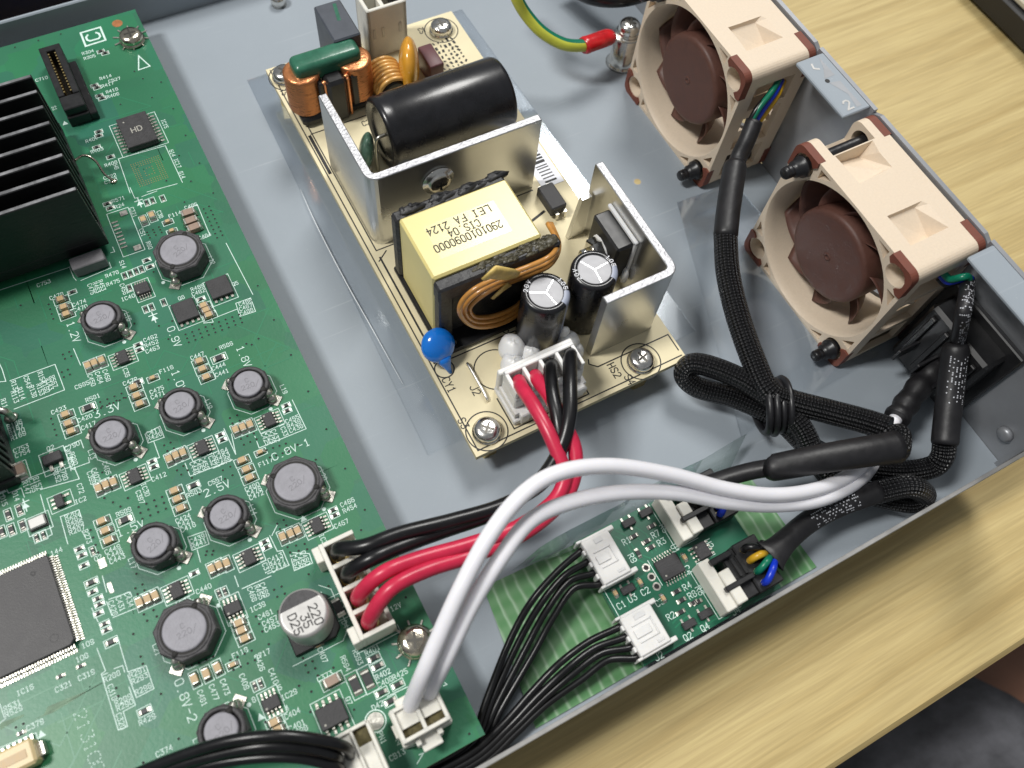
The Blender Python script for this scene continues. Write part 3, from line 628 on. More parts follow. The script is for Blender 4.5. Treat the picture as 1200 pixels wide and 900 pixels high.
silk = MB(); vias = MB()
def T(k, *pts, z=ZB): return [tp(k, a, b_, z) for a, b_ in pts]
def lab(k, x, y, st, v=0, h=0.92, wd=0.13):
    p = tp(k, x, y); text(silk, st, p[0], p[1], h, -90 if v else 0, ZS, wd, 0, wr=0.86)
def big(k, x, y, st, v=0):
    p = tp(k, x, y); text(silk, st, p[0], p[1], 1.55, -90 if v else 0, ZS, 0.17, 0, adv=1.42)
def line(k, *pts, closed=False, w=0.16): silk.stroke(T(k, *pts), w, ZS, 0, closed)
def rect(x, y, w_, h_, w=0.14): silk.stroke([(x - w_ / 2, y - h_ / 2), (x + w_ / 2, y - h_ / 2), (x + w_ / 2, y + h_ / 2), (x - w_ / 2, y + h_ / 2)], w, ZS, 0, True)

# --- chip capacitors and resistors
def two_term(lx, ly, h, t_, body, name):
    q = MB(); c = min(0.08, h * 0.15)
    q.box(-lx / 2 + t_, -ly / 2 + 0.02, 0.02, lx / 2 - t_, ly / 2 - 0.02, h - 0.02, m=0)
    for s_ in (-1, 1):
        q.box(s_ * (lx / 2 - t_), -ly / 2, 0.02, s_ * lx / 2, ly / 2, h, c=c, m=1)
        q.add([(s_ * lx / 2, -ly / 2, 0.3 * h), (s_ * lx / 2, ly / 2, 0.3 * h), (s_ * (lx / 2 + 0.32), ly / 2, 0.03), (s_ * (lx / 2 + 0.32), -ly / 2, 0.03)], [(0, 3, 2, 1) if s_ > 0 else (0, 1, 2, 3)], 1)
    return q.mesh(name, [body, 'solder'])
CAP = two_term(2.0, 1.25, 1.05, 0.36, 'mlcc_tan', 'capacitor'); CAPB = two_term(3.2, 1.7, 1.5, 0.5, 'mlcc_brown', 'capacitor')
CAPS = two_term(1.5, 0.8, 0.8, 0.3, 'mlcc_tan', 'capacitor'); CAPT = two_term(1.05, 0.55, 0.5, 0.25, 'mlcc_brown', 'capacitor')
RES = two_term(2.0, 1.2, 0.5, 0.36, 'resistor', 'resistor'); REST = two_term(1.1, 0.6, 0.38, 0.25, 'resistor', 'resistor'); RESM = two_term(1.6, 0.85, 0.45, 0.3, 'resistor', 'resistor')
RESL = two_term(3.2, 1.65, 0.6, 0.5, 'resistor', 'resistor')
def put(me, k, x, y, v=0, box=None, name=None, dz=0.5):
    p = tp(k, x, y, ZB + dz); mp(me, name or me.name.split('.')[0], None, p[0], p[1], ZB, (PI / 2 if v else 0) + jig(0, 0.03))
    if box: rect(p[0], p[1], box[1] if v else box[0], box[0] if v else box[1])
CB = (3.3, 1.9)
for k, x, y in [(2, 285, 503), (2, 300, 540), (2, 312, 573), (2, 935, 793), (2, 950, 830), (2, 968, 868), (2, 955, 533), (2, 967, 555), (2, 980, 577),
                (3, 308, 143), (3, 322, 185), (3, 335, 222), (3, 628, 15), (3, 642, 55), (3, 657, 93), (3, 1135, 358), (3, 1155, 400), (3, 1170, 440),
                (3, 478, 643), (3, 495, 687), (3, 510, 733), (3, 818, 500), (3, 832, 540), (3, 848, 583), (4, 1120, 220), (4, 1132, 255), (4, 1148, 293),
                (8, 165, 685), (8, 183, 720), (8, 200, 748)]:
    put(CAP, k, x, y, 0, CB)
for k, x, y in [(2, 413, 815), (2, 443, 802), (2, 477, 790), (3, 463, 490), (3, 497, 473), (3, 533, 460), (3, 793, 352), (3, 825, 335), (3, 858, 322), (3, 1105, 215), (3, 1138, 203), (3, 1172, 190),
                (3, 993, 868), (3, 1027, 852), (3, 1063, 840), (4, 655, 125), (4, 692, 108), (4, 728, 92), (4, 912, 483), (4, 967, 458), (4, 1020, 430),
                (7, 325, 717), (7, 362, 702), (7, 395, 688), (2, 672, 130), (2, 712, 110)]:
    put(CAP, k, x, y, 1, (3.2, 1.75))
for k, x, y in [(2, 885, 103), (2, 897, 140), (2, 913, 172)]: put(CAPB, k, x, y)
put(CAPB, 3, 100, 405, 1, (4.4, 2.4)); put(CAPB, 8, 437, 492, 0, (4.4, 2.3)); put(CAPS, 8, 370, 322)
for k, x, y in [(2, 785, 137), (2, 805, 180), (2, 715, 870), (4, 1090, 415), (7, 220, 318), (3, 55, 430)]: put(CAPS, k, x, y, 0, (2.5, 1.5))
for k, x, y in [(3, 410, 108), (3, 583, 635), (2, 1025, 775)]: put(RES, k, x, y, 0, (3.4, 1.9))
put(RESL, 8, 545, 510, 1, (5.0, 2.5)); put(RESL, 8, 602, 483, 1, (5.0, 2.5)); put(RESL, 8, 465, 145, 1, (5.0, 2.5), 'diode')
for k, x, y in [(2, 640, 890), (3, 905, 473), (8, 632, 383), (8, 650, 420), (8, 668, 545), (8, 743, 508), (4, 675, 632), (4, 425, 28), (4, 518, 308), (8, 710, 585)]: put(RESM, k, x, y, 0, (2.6, 1.5))
for k, x, y in [(1, 470, 235), (1, 490, 243), (1, 440, 395), (1, 452, 405), (1, 463, 443), (1, 476, 455), (1, 460, 612), (1, 460, 630), (1, 450, 685), (1, 515, 730), (2, 500, 50), (2, 515, 70), (2, 335, 465), (2, 685, 315), (2, 700, 345), (2, 940, 497),
                (2, 645, 712), (2, 650, 736), (3, 710, 360), (3, 718, 385), (3, 1030, 235), (3, 1040, 258), (3, 908, 885), (7, 340, 97), (7, 345, 121), (7, 560, 588), (7, 568, 612), (7, 238, 738), (7, 248, 762),
                (4, 455, 103), (4, 463, 130), (4, 487, 222), (4, 495, 250), (4, 430, 72), (4, 458, 172), (3, 368, 770), (3, 380, 800), (3, 390, 848), (4, 375, 420), (4, 280, 468), (4, 95, 735)]: put(REST, k, x, y, 0, (1.9, 1.15) if k != 4 or y < 350 else None)
for k, x, y in [(2, 582, 388), (2, 608, 378), (2, 635, 367), (2, 660, 357), (2, 605, 445), (2, 765, 513), (2, 680, 545), (2, 707, 535), (2, 685, 45), (2, 712, 35), (2, 760, 25), (4, 1025, 80), (4, 1052, 70), (8, 73, 515), (8, 100, 503),
                (3, 432, 780), (3, 168, 718), (3, 200, 705)]: put(REST, k, x, y, 1, (2.0, 1.2))
for k, x, y in [(3, 88, 587), (3, 35, 610), (3, 50, 680), (3, 103, 660), (3, 5, 690)]: put(RESM, k, x, y, 1, (2.6, 1.4), 'diode')

# --- leaded chips
def soic(bx, by, bz, n, span, along='y', pw=0.4, pitch=None, body='chip'):
    "pins on the two sides facing +-x; along='x' turns them to +-y"
    q = MB(); pitch = pitch or by / n
    q.box(-bx / 2, -by / 2, 0.15, bx / 2, by / 2, bz, c=0.14, m=0)
    q.dot(-bx * 0.3, by * 0.33, 0.22, bz + 0.005, 2)
    for s_ in (-1, 1):
        for i in range(n):
            y = (i - (n - 1) / 2) * pitch
            q.box(s_ * bx / 2, y - pw / 2, bz * 0.42, s_ * (bx / 2 + 0.35), y + pw / 2, bz * 0.56, m=1)
            q.add([(s_ * (bx / 2 + 0.33), y - pw / 2, bz * 0.56), (s_ * (bx / 2 + 0.33), y + pw / 2, bz * 0.56), (s_ * (bx / 2 + 0.62), y + pw / 2, 0.12), (s_ * (bx / 2 + 0.62), y - pw / 2, 0.12)], [(0, 3, 2, 1) if s_ > 0 else (0, 1, 2, 3)], 1)
            q.box(s_ * (bx / 2 + 0.6), y - pw / 2, 0.03, s_ * span / 2, y + pw / 2, 0.13, m=1)
    me = q.mesh('chip', [body, 'solder', 'mark_grey'])
    return me
IC8 = soic(2.3, 3.2, 1.0, 4, 4.9, pw=0.36, pitch=0.78)
SO8 = soic(4.1, 5.2, 1.5, 4, 6.6, pw=0.5, pitch=1.27); IC16 = soic(7.4, 10.0, 1.9, 9, 10.4, pw=0.5, pitch=1.06)
for k, x, y, r_ in [(2, 572, 772, 0), (3, 628, 430, 0), (3, 945, 295, 0), (3, 1165, 810, 0), (4, 825, 65, 0), (7, 260, 165, 0), (7, 485, 660, 0), (4, 1090, 150, 1), (8, 150, 595, 1)]:
    p = tp(k, x, y, ZB + 0.9); mp(IC8, 'chip', None, p[0], p[1], ZB, PI / 2 if r_ else 0); rect(p[0], p[1], 3.9 if r_ else 5.5, 5.5 if r_ else 3.9)
p = tp(2, 665, 450, ZB + 0.9); mp(soic(2.9, 3.2, 1.0, 5, 5.0, pw=0.28, pitch=0.55), 'chip', None, p[0], p[1], ZB, PI / 2); rect(p[0], p[1], 3.9, 5.6)
p = tp(8, 435, 650, ZB + 1.2); mp(SO8, 'chip', None, p[0], p[1], ZB, PI / 2); rect(p[0], p[1], 5.9, 7.3)
p = tp(1, 640, 605, ZB + 1.9); ic = mp(IC16, 'chip', None, p[0], p[1], ZB); mk = MB(); text(mk, 'HD', 0, 0, 1.5, 0, 1.93, 0.25); mk.build('marking', 'mark_grey', ic); rect(p[0], p[1], 11.4, 11.0)
def mosfet():
    q = MB(); q.box(-2.5, -2.2, 0.05, 2.5, 3.0, 1.0, c=0.12, m=0)
    for i in range(4): q.box(-2.2 + i * 1.27, -3.0, 0.03, -1.65 + i * 1.27, -2.15, 0.3, m=1)
    q.box(-2.3, 2.95, 0.03, 2.3, 3.25, 0.25, m=1)
    return q.mesh('transistor', ['chip', 'solder'])
MOS = mosfet()
for k, x, y in [(2, 870, 560), (2, 1030, 450)]: p = tp(k, x, y, ZB + 0.9); mp(MOS, 'transistor', None, p[0], p[1], ZB); rect(p[0], p[1], 5.9, 7.0)
q = MB(); q.box(-1.9, -0.9, 0.1, 1.9, 1.3, 1.3, c=0.15, m=0)
for x in (-1.25, 0.75): q.box(x, -2.3, 0.03, x + 0.7, -0.85, 0.3, m=1)
q.box(-0.4, 1.25, 0.03, 0.4, 2.0, 0.3, m=1)
p = tp(3, 245, 350, ZB + 1); mp(q, 'transistor', ['chip', 'solder'], p[0], p[1]); rect(p[0], p[1] - 0.2, 5.0, 5.2)
q = MB(); q.box(-0.8, -1.4, 0.1, 0.8, 1.4, 1.0, c=0.12, m=0)
for y in (-0.95, 0, 0.95): q.box(-1.7, y - 0.2, 0.03, -0.75, y + 0.2, 0.25, m=1)
for y in (-0.9, 0.9): q.box(0.75, y - 0.25, 0.03, 2.0, y + 0.25, 0.25, m=1)
p = tp(3, 275, 545, ZB + 1); mp(q, 'chip', ['chip', 'solder'], p[0], p[1]); rect(p[0] + 0.1, p[1], 4.6, 3.7)
# crystal in a tin can
q = MB(); q.box(-1.75, -1.3, 0.05, 1.75, 1.3, 0.5, m=1); q.box(-1.6, -1.15, 0.5, 1.6, 1.15, 1.1, c=0.2, m=0)
p = tp(3, 172, 645, ZB + 1); mp(q, 'crystal', ['alu_can', 'chip'], p[0], p[1]); rect(p[0], p[1] - 0.1, 4.6, 3.8)
# big quad flat pack
xr, yt, yb = -175.4, 34.8, 15.9; L = yt - yb; q = MB()
q.prism([(-L, 0.9), (-L + 0.9, 0), (-0.9, 0), (0, 0.9), (0, L - 0.5), (-0.5, L), (-L + 0.5, L), (-L, L - 0.5)], 0.2, 1.6, c=0.18)
q.ring(-3.2, 2.6, 0.75, 0.1, 1.61, 1); q.ring(-3.4, L - 2.6, 0.35, 0.3, 1.61, 1)
qf = mp(q, 'chip', ['chip_big', 'chip'], xr, yb, label='large square grey flat pack chip at the left edge')
q = MB(); n = 36
for i in range(n):
    t_ = 0.6 + (L - 1.2) * i / (n - 1); w_ = 0.26
    for a, flip in ((1, 0), (-1, 0), (1, 1), (-1, 1)):
        o0 = 0 if a > 0 else -L; u0, u1 = (o0, o0 + a * 0.5) ; u2 = o0 + a * 1.35
        def bx(ua, ub, z0, z1):
            if flip: yy = (0 - (ua - 0) if False else None)
            q.box(ua, t_ - w_ / 2, z0, ub, t_ + w_ / 2, z1) if not flip else q.box(t_ - w_ / 2 - L, (ua if a > 0 else ua + L) if False else (L + ua if a > 0 else ua + L), z0, t_ + w_ / 2 - L, (L + ub if a > 0 else ub + L), z1)
        bx(u0, u1, 0.75, 0.95); bx(u1 - a * 0.05, u1 + a * 0.12, 0.1, 0.9); bx(u1, u2, 0.04, 0.2)
q.build('pins', 'solder', qf, kind='stuff')
# --- power chokes
def choke_meshes(Rr, H, top_r, octa, square=False):
    b_ = MB(); h = H - 0.35
    k_ = octa * 0.42
    poly = [(-octa, -k_), (-k_, -octa), (k_, -octa), (octa, -k_), (octa, k_), (k_, octa), (-k_, octa), (-octa, k_)]
    b_.prism(poly, 0.35, h - 0.12 if square else h * 0.80, 0, c=0.25 if square else 0)
    if square: b_.lathe([(top_r + 0.95, h - 0.3), (top_r + 0.9, h - 0.02), (top_r + 0.55, h), (top_r + 0.45, h - 0.02), (top_r + 0.05, h + 0.01)], 40, 0, ms=[0, 0, 0, 1], close=False)
    else: b_.lathe([(Rr, h * 0.78), (Rr, h - 0.35), (Rr - 0.25, h - 0.08), (top_r + 0.75, h), (top_r + 0.42, h - 0.15), (top_r + 0.38, h - 1.2)], 40, 0, ms=[0, 0, 0, 0, 1])
    body = b_.mesh('choke', ['ferrite', 'dark_gap'])
    t_ = MB(); t_.lathe([(top_r + 0.05, H - 1.6), (top_r + 0.02, H - 0.3), (top_r - 0.15, H - 0.12), (top_r - 0.4, H - 0.1), (top_r - 0.6, H - 0.1), (0, H - 0.1)], 40); top = t_.mesh('core_top', 'ferrite_top')
    tm = MB(); d = Rr * 1.0
    tm.box(d - 2.3, -1.2, 0.04, d + 2.3, 1.2, 0.25, c=0.06, m=0)
    tm.box(d - 0.5, -0.75, 0.2, d + 0.15, 0.75, H * 0.62, c=0.15, m=0)
    tm.sphere((d + 0.35, 0, 0.7), 1.25, 1.15, 1.1, 10, 6, 0, 0.15)
    tm.sphere((d + 0.05, 0.1, H * 0.62), 1.0, 0.95, 0.9, 10, 6, 0, 0.15)
    tm.tube(smooth_path([(top_r - 0.3, -0.3, H - 0.85), (top_r + 0.5, -0.2, H - 0.55), (d - 0.3, 0, H * 0.72), (d, 0.1, H * 0.5)], 4), 0.3, 8, 1)
    tm.sphere((top_r + 0.35, 0, H - 0.75), 0.95, 0.8, 0.62, 10, 6, 2)
    term = tm.mesh('terminal', ['solder', 'copper', 'dark_gap'])
    mk = MB(); text(mk, 'C', -0.2, 0.75, 0.95, 12, H - 0.085, 0.13); text(mk, '220', -0.1, -0.7, 1.0, 12, H - 0.085, 0.13); mk.stroke([(1.5, -1.2), (2.2, 0.4)], 0.14, H - 0.085)
    return body, top, term, mk.mesh('marking', 'ferrite_mark')
SMALL = choke_meshes(4.3, 4.7, 3.0, 4.25); LARGE = choke_meshes(5.4, 5.0, 4.05, 5.4, True)
def choke(k, x, y, kind, ang, turn=0):
    ms_, H = (SMALL, 4.7) if kind == 's' else (LARGE, 5.0)
    p = tp(k, x, y, ZB + H); o = mp(ms_[0], 'choke', None, p[0], p[1], ZB)
    inst(ms_[1], 'core_top', o); inst(ms_[3], 'marking', o, rz=jig(0, 0.25))
    for a in (ang, ang + 180): inst(ms_[2], 'terminal', o, rz=math.radians(a + jig(0, 4)))
    e = 4.8 if kind == 's' else 6.0; c_ = e * 0.42
    silk.stroke([(p[0] + a, p[1] + b_) for a, b_ in [(-e, -c_), (-c_, -e), (c_, -e), (e, -c_), (e, c_), (c_, e), (-c_, e), (-e, c_)]], 0.15, ZS, 0, True)
    a = math.radians(ang - 22); silk.dot(p[0] + (e + 1.0) * math.cos(a), p[1] + (e + 1.0) * math.sin(a), 0.42, ZS, 0, 14)
for k, x, y in [(2, 468, 580), (3, 515, 232), (3, 840, 95), (3, 1162, -5), (3, 715, 742), (3, 1055, 610)]: choke(k, x, y, 's', -47)
choke(7, 380, 457, 'l', -42); choke(4, 862, 250, 'l', 45); choke(2, 835, 268, 'l', 232); choke(4, 1035, 722, 's', 48)

# --- black finned heatsink
hs = MB(); hs.box(-230, 99.6, ZB + 2.0, -143.3, 136.8, ZB + 5.0, c=0.2)
hso = mp(hs, 'heatsink', 'anodized', 0, 0, 0, label='black anodised heatsink with tall parallel fins')
for i in range(8):
    y = 100.0 + 4.94 * i
    f = MB(); f.box(-230, y - 0.55, ZB + 5.0, -143.3, y + 0.55, 30.8, c=0.14, m=0); f.box(-229.8, y - 0.36, 30.8, -143.5, y + 0.36, 30.84, m=1); f.build('fin', ['anodized', 'anodized_edge'], hso)
q = MB(); q.box(-225, 103, 0.02, -147, 133, 1.98); mp(q, 'chip', 'chip', 0, 0, ZB)
p = [(-143.4, 124.0, 13.5), (-140.8, 124.2, 14), (-139.0, 122.5, 13), (-138.4, 119.8, 10.8), (-137.2, 118.4, 9.3)]
q = MB(); q.tube(smooth_path(p, 5), 0.3, 8); q.sphere((-137.2, 118.4, 9.2), 0.8, 0.8, 0.35, 10, 5); mp(q, 'clip_wire', 'screw_nickel', 0, 0, 0)
q = MB(); q.box(0, 0, 0.05, 7.3, 3.4, 3.2, c=0.2); mp(q, 'thermal_pad', 'grey_rubber', -152.6, 95.2, ZB)
# second dark finned part at the left edge
q = MB()
for i in range(9): q.box(-195, 52.5 + i * 2.0, ZB + 3, -177.0 + (0.9 if i < 5 else -1.2), 53.6 + i * 2.0, ZB + 16, c=0.15)
q.box(-195, 52, ZB + 0.05, -176.2, 70.5, ZB + 3.1, c=0.3); mp(q, 'heatsink', 'anodized', 0, 0, 0, label='small dark finned part cut by the left edge')
p = [at(-4, 480, 16), at(8, 483, 15), at(14, 489, 10.5)]; q = MB(); q.tube(smooth_path(p, 5), 0.75, 10); q.sphere(at(13, 489, 9.3), 1.5, 1.2, 0.6, 10, 6); mp(q, 'clip_wire', 'solder', 0, 0, 0)
# --- tall slot connector
q = MB(); z1 = 5.6
q.box(-141.2, 143.8, 0.05, -139.6, 160.9, z1, c=0.15); q.box(-137.6, 143.8, 0.05, -136.0, 160.9, z1, c=0.15); q.box(-141.2, 159.7, 0.05, -136.0, 161.5, z1 + 0.02, c=0.15); q.box(-139.7, 143.8, 0.05, -137.5, 160, 1.6)
q.box(-141.2, 139.4, 0.05, -136.0, 143.9, z1 - 0.3, c=0.2); q.box(-136.1, 138.9, 0.05, -134.2, 157.8, 2.4, c=0.2); q.box(-141.3, 138.8, 0.05, -136.0, 139.6, 3.0, c=0.15)
so = mp(q, 'slot_connector', 'black_plastic', 0, 0, ZB)
q = MB()
for i in range(14):
    for x in (-139.75, -138.0): q.box(x, 145.0 + i * 1.05, 1.8, x + 0.5, 145.4 + i * 1.05, z1 - 0.25)
q.build('contacts', 'gold', so, kind='stuff')
# --- round can capacitor
cp = tp(8, 300, 170, ZB + 10.3)
q = MB(); q.prism([(-5.2, -5.2), (3.6, -5.2), (5.2, -3.6), (5.2, 3.6), (3.6, 5.2), (-5.2, 5.2)], 0.05, 1.2, c=0.2); eb = mp(q, 'can_capacitor', 'black_plastic', cp[0], cp[1], label='silver can capacitor printed 220 35 D25'); eb.scale = (0.93, 0.93, 0.97)
q = MB(); q.lathe([(4.4, 1.2), (4.95, 1.5), (4.95, 2.2), (4.7, 2.5), (4.95, 2.9), (4.95, 9.5), (4.75, 10.1), (4.3, 10.3), (4.15, 10.3), (4.0, 10.3), (0, 10.3)], 44); q.build('can', 'alu_can', eb)
q = MB(); pts = []
for k in range(15): a = math.radians(24 + 132 * k / 14); pts.append((4.5 * math.cos(a), 4.5 * math.sin(a)))
q.fill(pts, 10.32, 0)
for i, st_ in enumerate(('220', '35', 'D25')): text(q, st_, 2.1 - 2.15 * i, -1.4 - (0.35 if i == 1 else 0), 1.6, -90, 10.32, 0.26, 1, wr=0.95)
q.build('print', ['ferrite', 'ink'], eb)
silk.stroke([(cp[0] + a, cp[1] + b_) for a, b_ in [(-6, -6), (4.2, -6), (6, -4.2), (6, 4.2), (4.2, 6)]], 0.15, ZS)
# --- headers and plugs on the board
q = MB(); X0, X1, Y0, Y1 = -128.4, -121.3, -9.3, 10.9; HT = 7.6
q.box(X0, Y0, 0.05, X0 + 0.9, Y1, HT, c=0.12); q.box(X0 - 1.5, Y1 - 3.2, 0.05, X0 + 0.1, Y1, HT - 0.5, c=0.15); q.box(X0 - 1.5, Y0, 0.05, X0 + 0.1, Y0 + 3.2, HT - 0.5, c=0.15)
q.box(X1 - 0.9, Y0, 0.05, X1, Y1, HT - 3.6, c=0.12)
for i in range(5):
    y = Y0 + (Y1 - Y0 - 0.9) * i / 4; q.box(X0 + 0.85, y, 0.05, X1 - 0.02, y + 0.9, HT - 0.04, c=0.1)
q.box(X0 + 0.5, Y0 + 0.5, 0.05, X1 - 0.5, Y1 - 0.5, 1.4); pc = mp(q, 'power_header', 'nylon', 0, 0, ZB)
for i in range(4):
    y = Y0 + 0.45 + (Y1 - Y0 - 0.9) * (i + 0.5) / 4; z_ = MB(); z_.lathe([(1.75, 1.4), (1.75, HT - 2.4), (1.35, HT - 2.4)], 18, close=False); z_.build('contact', 'gold', pc, ((X0 + X1) / 2 - 0.6, y, 0))
silk.stroke([(X0 - 1.6, Y0 - 0.5), (X1 + 0.4, Y0 - 0.5), (X1 + 0.4, Y0 + 1)], 0.14, ZS)
POWER_PINS = [((X0 + X1) / 2 - 0.6, Y0 + 0.45 + (Y1 - Y0 - 0.9) * (i + 0.5) / 4) for i in range(4)]
# two way white plug CB13
q = MB(); cx, cy = -124.3, -26.3
q.box(-4.9, -3.2, 0.05, 4.9, 3.6, 5.2, c=0.2); q.box(-4.6, -2.9, 5.2, -3.9, 3.3, 9.4, c=0.1); q.box(3.9, -2.9, 5.2, 4.6, 3.3, 9.4, c=0.1); q.box(-4.6, 2.6, 5.2, 4.6, 3.32, 9.36, c=0.1); q.box(-4.6, -2.9, 5.2, 4.6, -2.2, 9.36, c=0.1); q.box(-0.35, -2.5, 5.2, 0.35, 2.9, 9.3)
q.box(-1.9, -5.6, 4.6, 1.9, -2.8, 6.0, c=0.15); q.box(-2.6, -4.2, 0.6, -1.6, -3.0, 7.4, c=0.12); q.box(1.6, -4.2, 0.6, 2.6, -3.0, 7.4, c=0.12); q.box(-3.2, 3.2, 0.05, 3.2, 4.8, 6.4, c=0.2)
q.box(-5.4, -1.0, 0.05, -4.8, 1.4, 3.0, c=0.1)
q.box(-3.85, -0.6, 5.21, -0.4, 2.55, 8.6); q.box(0.4, -0.6, 5.21, 3.85, 2.55, 8.6); q.box(-3.85, -2.15, 5.21, -0.4, -0.65, 7.6, m=1); q.box(0.4, -2.15, 5.21, 3.85, -0.65, 7.6, m=1)
mp(q, 'plug_socket', ['nylon', 'olive_contact'], cx, cy, ZB, 0)
# bottom connector with black leads, and the cream ribbon socket at the left
q = MB(); q.box(-3.2, -6.5, 0.05, 4.6, 2.6, 5.2, c=0.2)
for x in (-2.6, 0.9): q.box(x, -6.3, 5.15, x + 0.5, 2.4, 7.6, c=0.1)
q.box(-3.2, 2.0, 5.15, 4.6, 2.65, 7.6, c=0.1); q.box(4.0, -6.5, 5.15, 4.65, 2.6, 7.6, c=0.1)
q.box(-2.0, -6.2, 5.16, 0.85, 1.95, 6.9); q.box(1.45, -6.2, 5.16, 3.95, -1.0, 6.9); q.box(1.45, -0.95, 5.16, 3.95, 1.95, 6.2, m=1)
p = tp(8, 520, 800, ZB + 6); mp(q, 'lead_socket', ['nylon', 'olive_contact'], p[0], p[1], ZB)
q = MB(); q.box(-14, -2.4, 0.05, 1.6, 2.2, 3.4, c=0.5); q.box(-13, -0.9, 3.35, 0.3, 0.6, 3.5, m=1); q.box(1.5, -1.4, 0.05, 2.7, 1.2, 1.6, c=0.15, m=2)
for i in range(10): q.box(0.6 - i * 1.0, 2.1, 0.03, 1.0 - i * 1.0, 3.2, 0.5, m=2)
p = tp(4, 118, 830, ZB + 3); mp(q, 'ribbon_socket', ['cream_plastic', 'mlcc_tan', 'solder'], p[0], p[1], ZB)
# --- bare pads, vias, traces, lettering
pads = MB()
for i in range(8): a = tp(2, 538 + i * 6.4, 143 + i * 16.5); pads.box(a[0] - 0.75, a[1] - 0.22, ZB + 0.02, a[0] + 0.75, a[1] + 0.22, ZB + 0.16, c=0.05)
for a in (tp(2, 580, 100), tp(2, 645, 262)): pads.box(a[0] - 0.9, a[1] - 0.75, ZB + 0.02, a[0] + 0.9, a[1] + 0.75, ZB + 0.2, c=0.08)
a = tp(4, 518, 55); pads.box(a[0] - 0.4, a[1] - 1.1, ZB + 0.02, a[0] + 0.4, a[1] + 1.1, ZB + 0.1); a = tp(3, 480, 840); pads.box(a[0] - 0.7, a[1] - 1.0, ZB + 0.02, a[0] + 0.7, a[1] + 1.0, ZB + 0.12)
for sc_ in ((8, 640, 680),):
    a = tp(*sc_); 
    for k in range(2): pads.dot(a[0], a[1], 1.6, ZB + 0.05, 0, 28)
    silk.ring(a[0], a[1], 1.95, 0.2, ZS)
for px, py in ((153, 44), (486, 752)):                    # star of tinned strips under the board screws
    c0 = at(px, py, ZB)
    for k in range(10):
        a = 2 * PI * k / 10 + 0.2; q = MB(); pads.M = tr(c0[0], c0[1] - 0.3, 0) @ rotm('Z', math.degrees(a)); pads.box(2.9, -0.22, ZB + 0.02, 4.6, 0.22, ZB + 0.3, c=0.1)
    pads.M = Matrix.Identity(4)
mp(pads, 'bare_pads', 'solder', 0, 0, 0, kind='stuff')
a = tp(1, 550, 110); q = MB(); q.dot(0, 0, 1.35, 0.03, 0, 24); mp(q, 'copper_dot', 'copper', a[0], a[1])
g = MB(); c0 = tp(1, 700, 802)                            # empty pad field
for ring_, n_, r_ in ((0, 13, 3.3), (1, 11, 2.75), (2, 9, 2.2), (3, 4, 1.0)):
    for i in range(n_):
        t_ = -r_ + 2 * r_ * i / (n_ - 1)
        for x, y in ((t_, r_), (t_, -r_), (r_, t_), (-r_, t_)): g.dot(c0[0] + x * 1.02, c0[1] + y * 1.1, 0.14, ZB + 0.03, 0, 6)
mp(g, 'bare_pads', 'gold', 0, 0, 0, kind='stuff')
V = []
def grid(k, A, B, Cc, na, nb):
    for i in range(na):
        for j in range(nb):
            u_ = i / max(1, na - 1); v_ = j / max(1, nb - 1); V.append((k, A[0] + (B[0] - A[0]) * u_ + (Cc[0] - A[0]) * v_, A[1] + (B[1] - A[1]) * u_ + (Cc[1] - A[1]) * v_))
grid(2, (955, 80), (1018, 215), (980, 68), 8, 2); grid(2, (870, 668), (1120, 575), (885, 705), 9, 3); grid(2, (690, 190), (745, 165), (703, 215), 3, 3); grid(2, (228, 527), (250, 595), (228, 527), 4, 1); grid(2, (295, 762), (325, 750), (305, 782), 2, 2); grid(2, (290, 845), (318, 833), (300, 868), 2, 2)
grid(3, (445, 125), (590, 65), (447, 125), 6, 1); grid(3, (470, 85), (570, 45), (480, 105), 4, 2); grid(3, (240, 163), (265, 240), (240, 163), 4, 1); grid(3, (650, 577), (760, 530), (668, 632), 4, 3); grid(3, (480, 415), (520, 435), (490, 535), 2, 3); grid(3, (425, 685), (460, 790), (425, 685), 4, 1); grid(3, (770, 288), (800, 275), (785, 315), 2, 2); grid(3, (830, 405), (860, 385), (850, 425), 2, 2); grid(3, (1045, 405), (1080, 388), (1055, 445), 2, 2); grid(3, (970, 785), (1000, 783), (965, 802), 2, 2)
grid(4, (635, 58), (668, 40), (645, 85), 2, 2); grid(4, (675, 180), (720, 160), (690, 210), 2, 2); grid(4, (900, 420), (1000, 378), (900, 420), 4, 1); grid(4, (1080, 395), (1180, 350), (1095, 440), 4, 2)
grid(7, (78, 160), (112, 147), (90, 185), 2, 2); grid(7, (130, 258), (190, 232), (143, 285), 3, 2); grid(7, (250, 310), (340, 280), (265, 345), 4, 2); grid(7, (300, 655), (330, 638), (312, 680), 2, 2); grid(7, (348, 765), (428, 750), (360, 790), 3, 2)
grid(8, (165, 65), (200, 50), (180, 98), 2, 2); grid(8, (300, 385), (345, 400), (325, 452), 2, 3); grid(8, (80, 190), (110, 260), (80, 190), 3, 1)
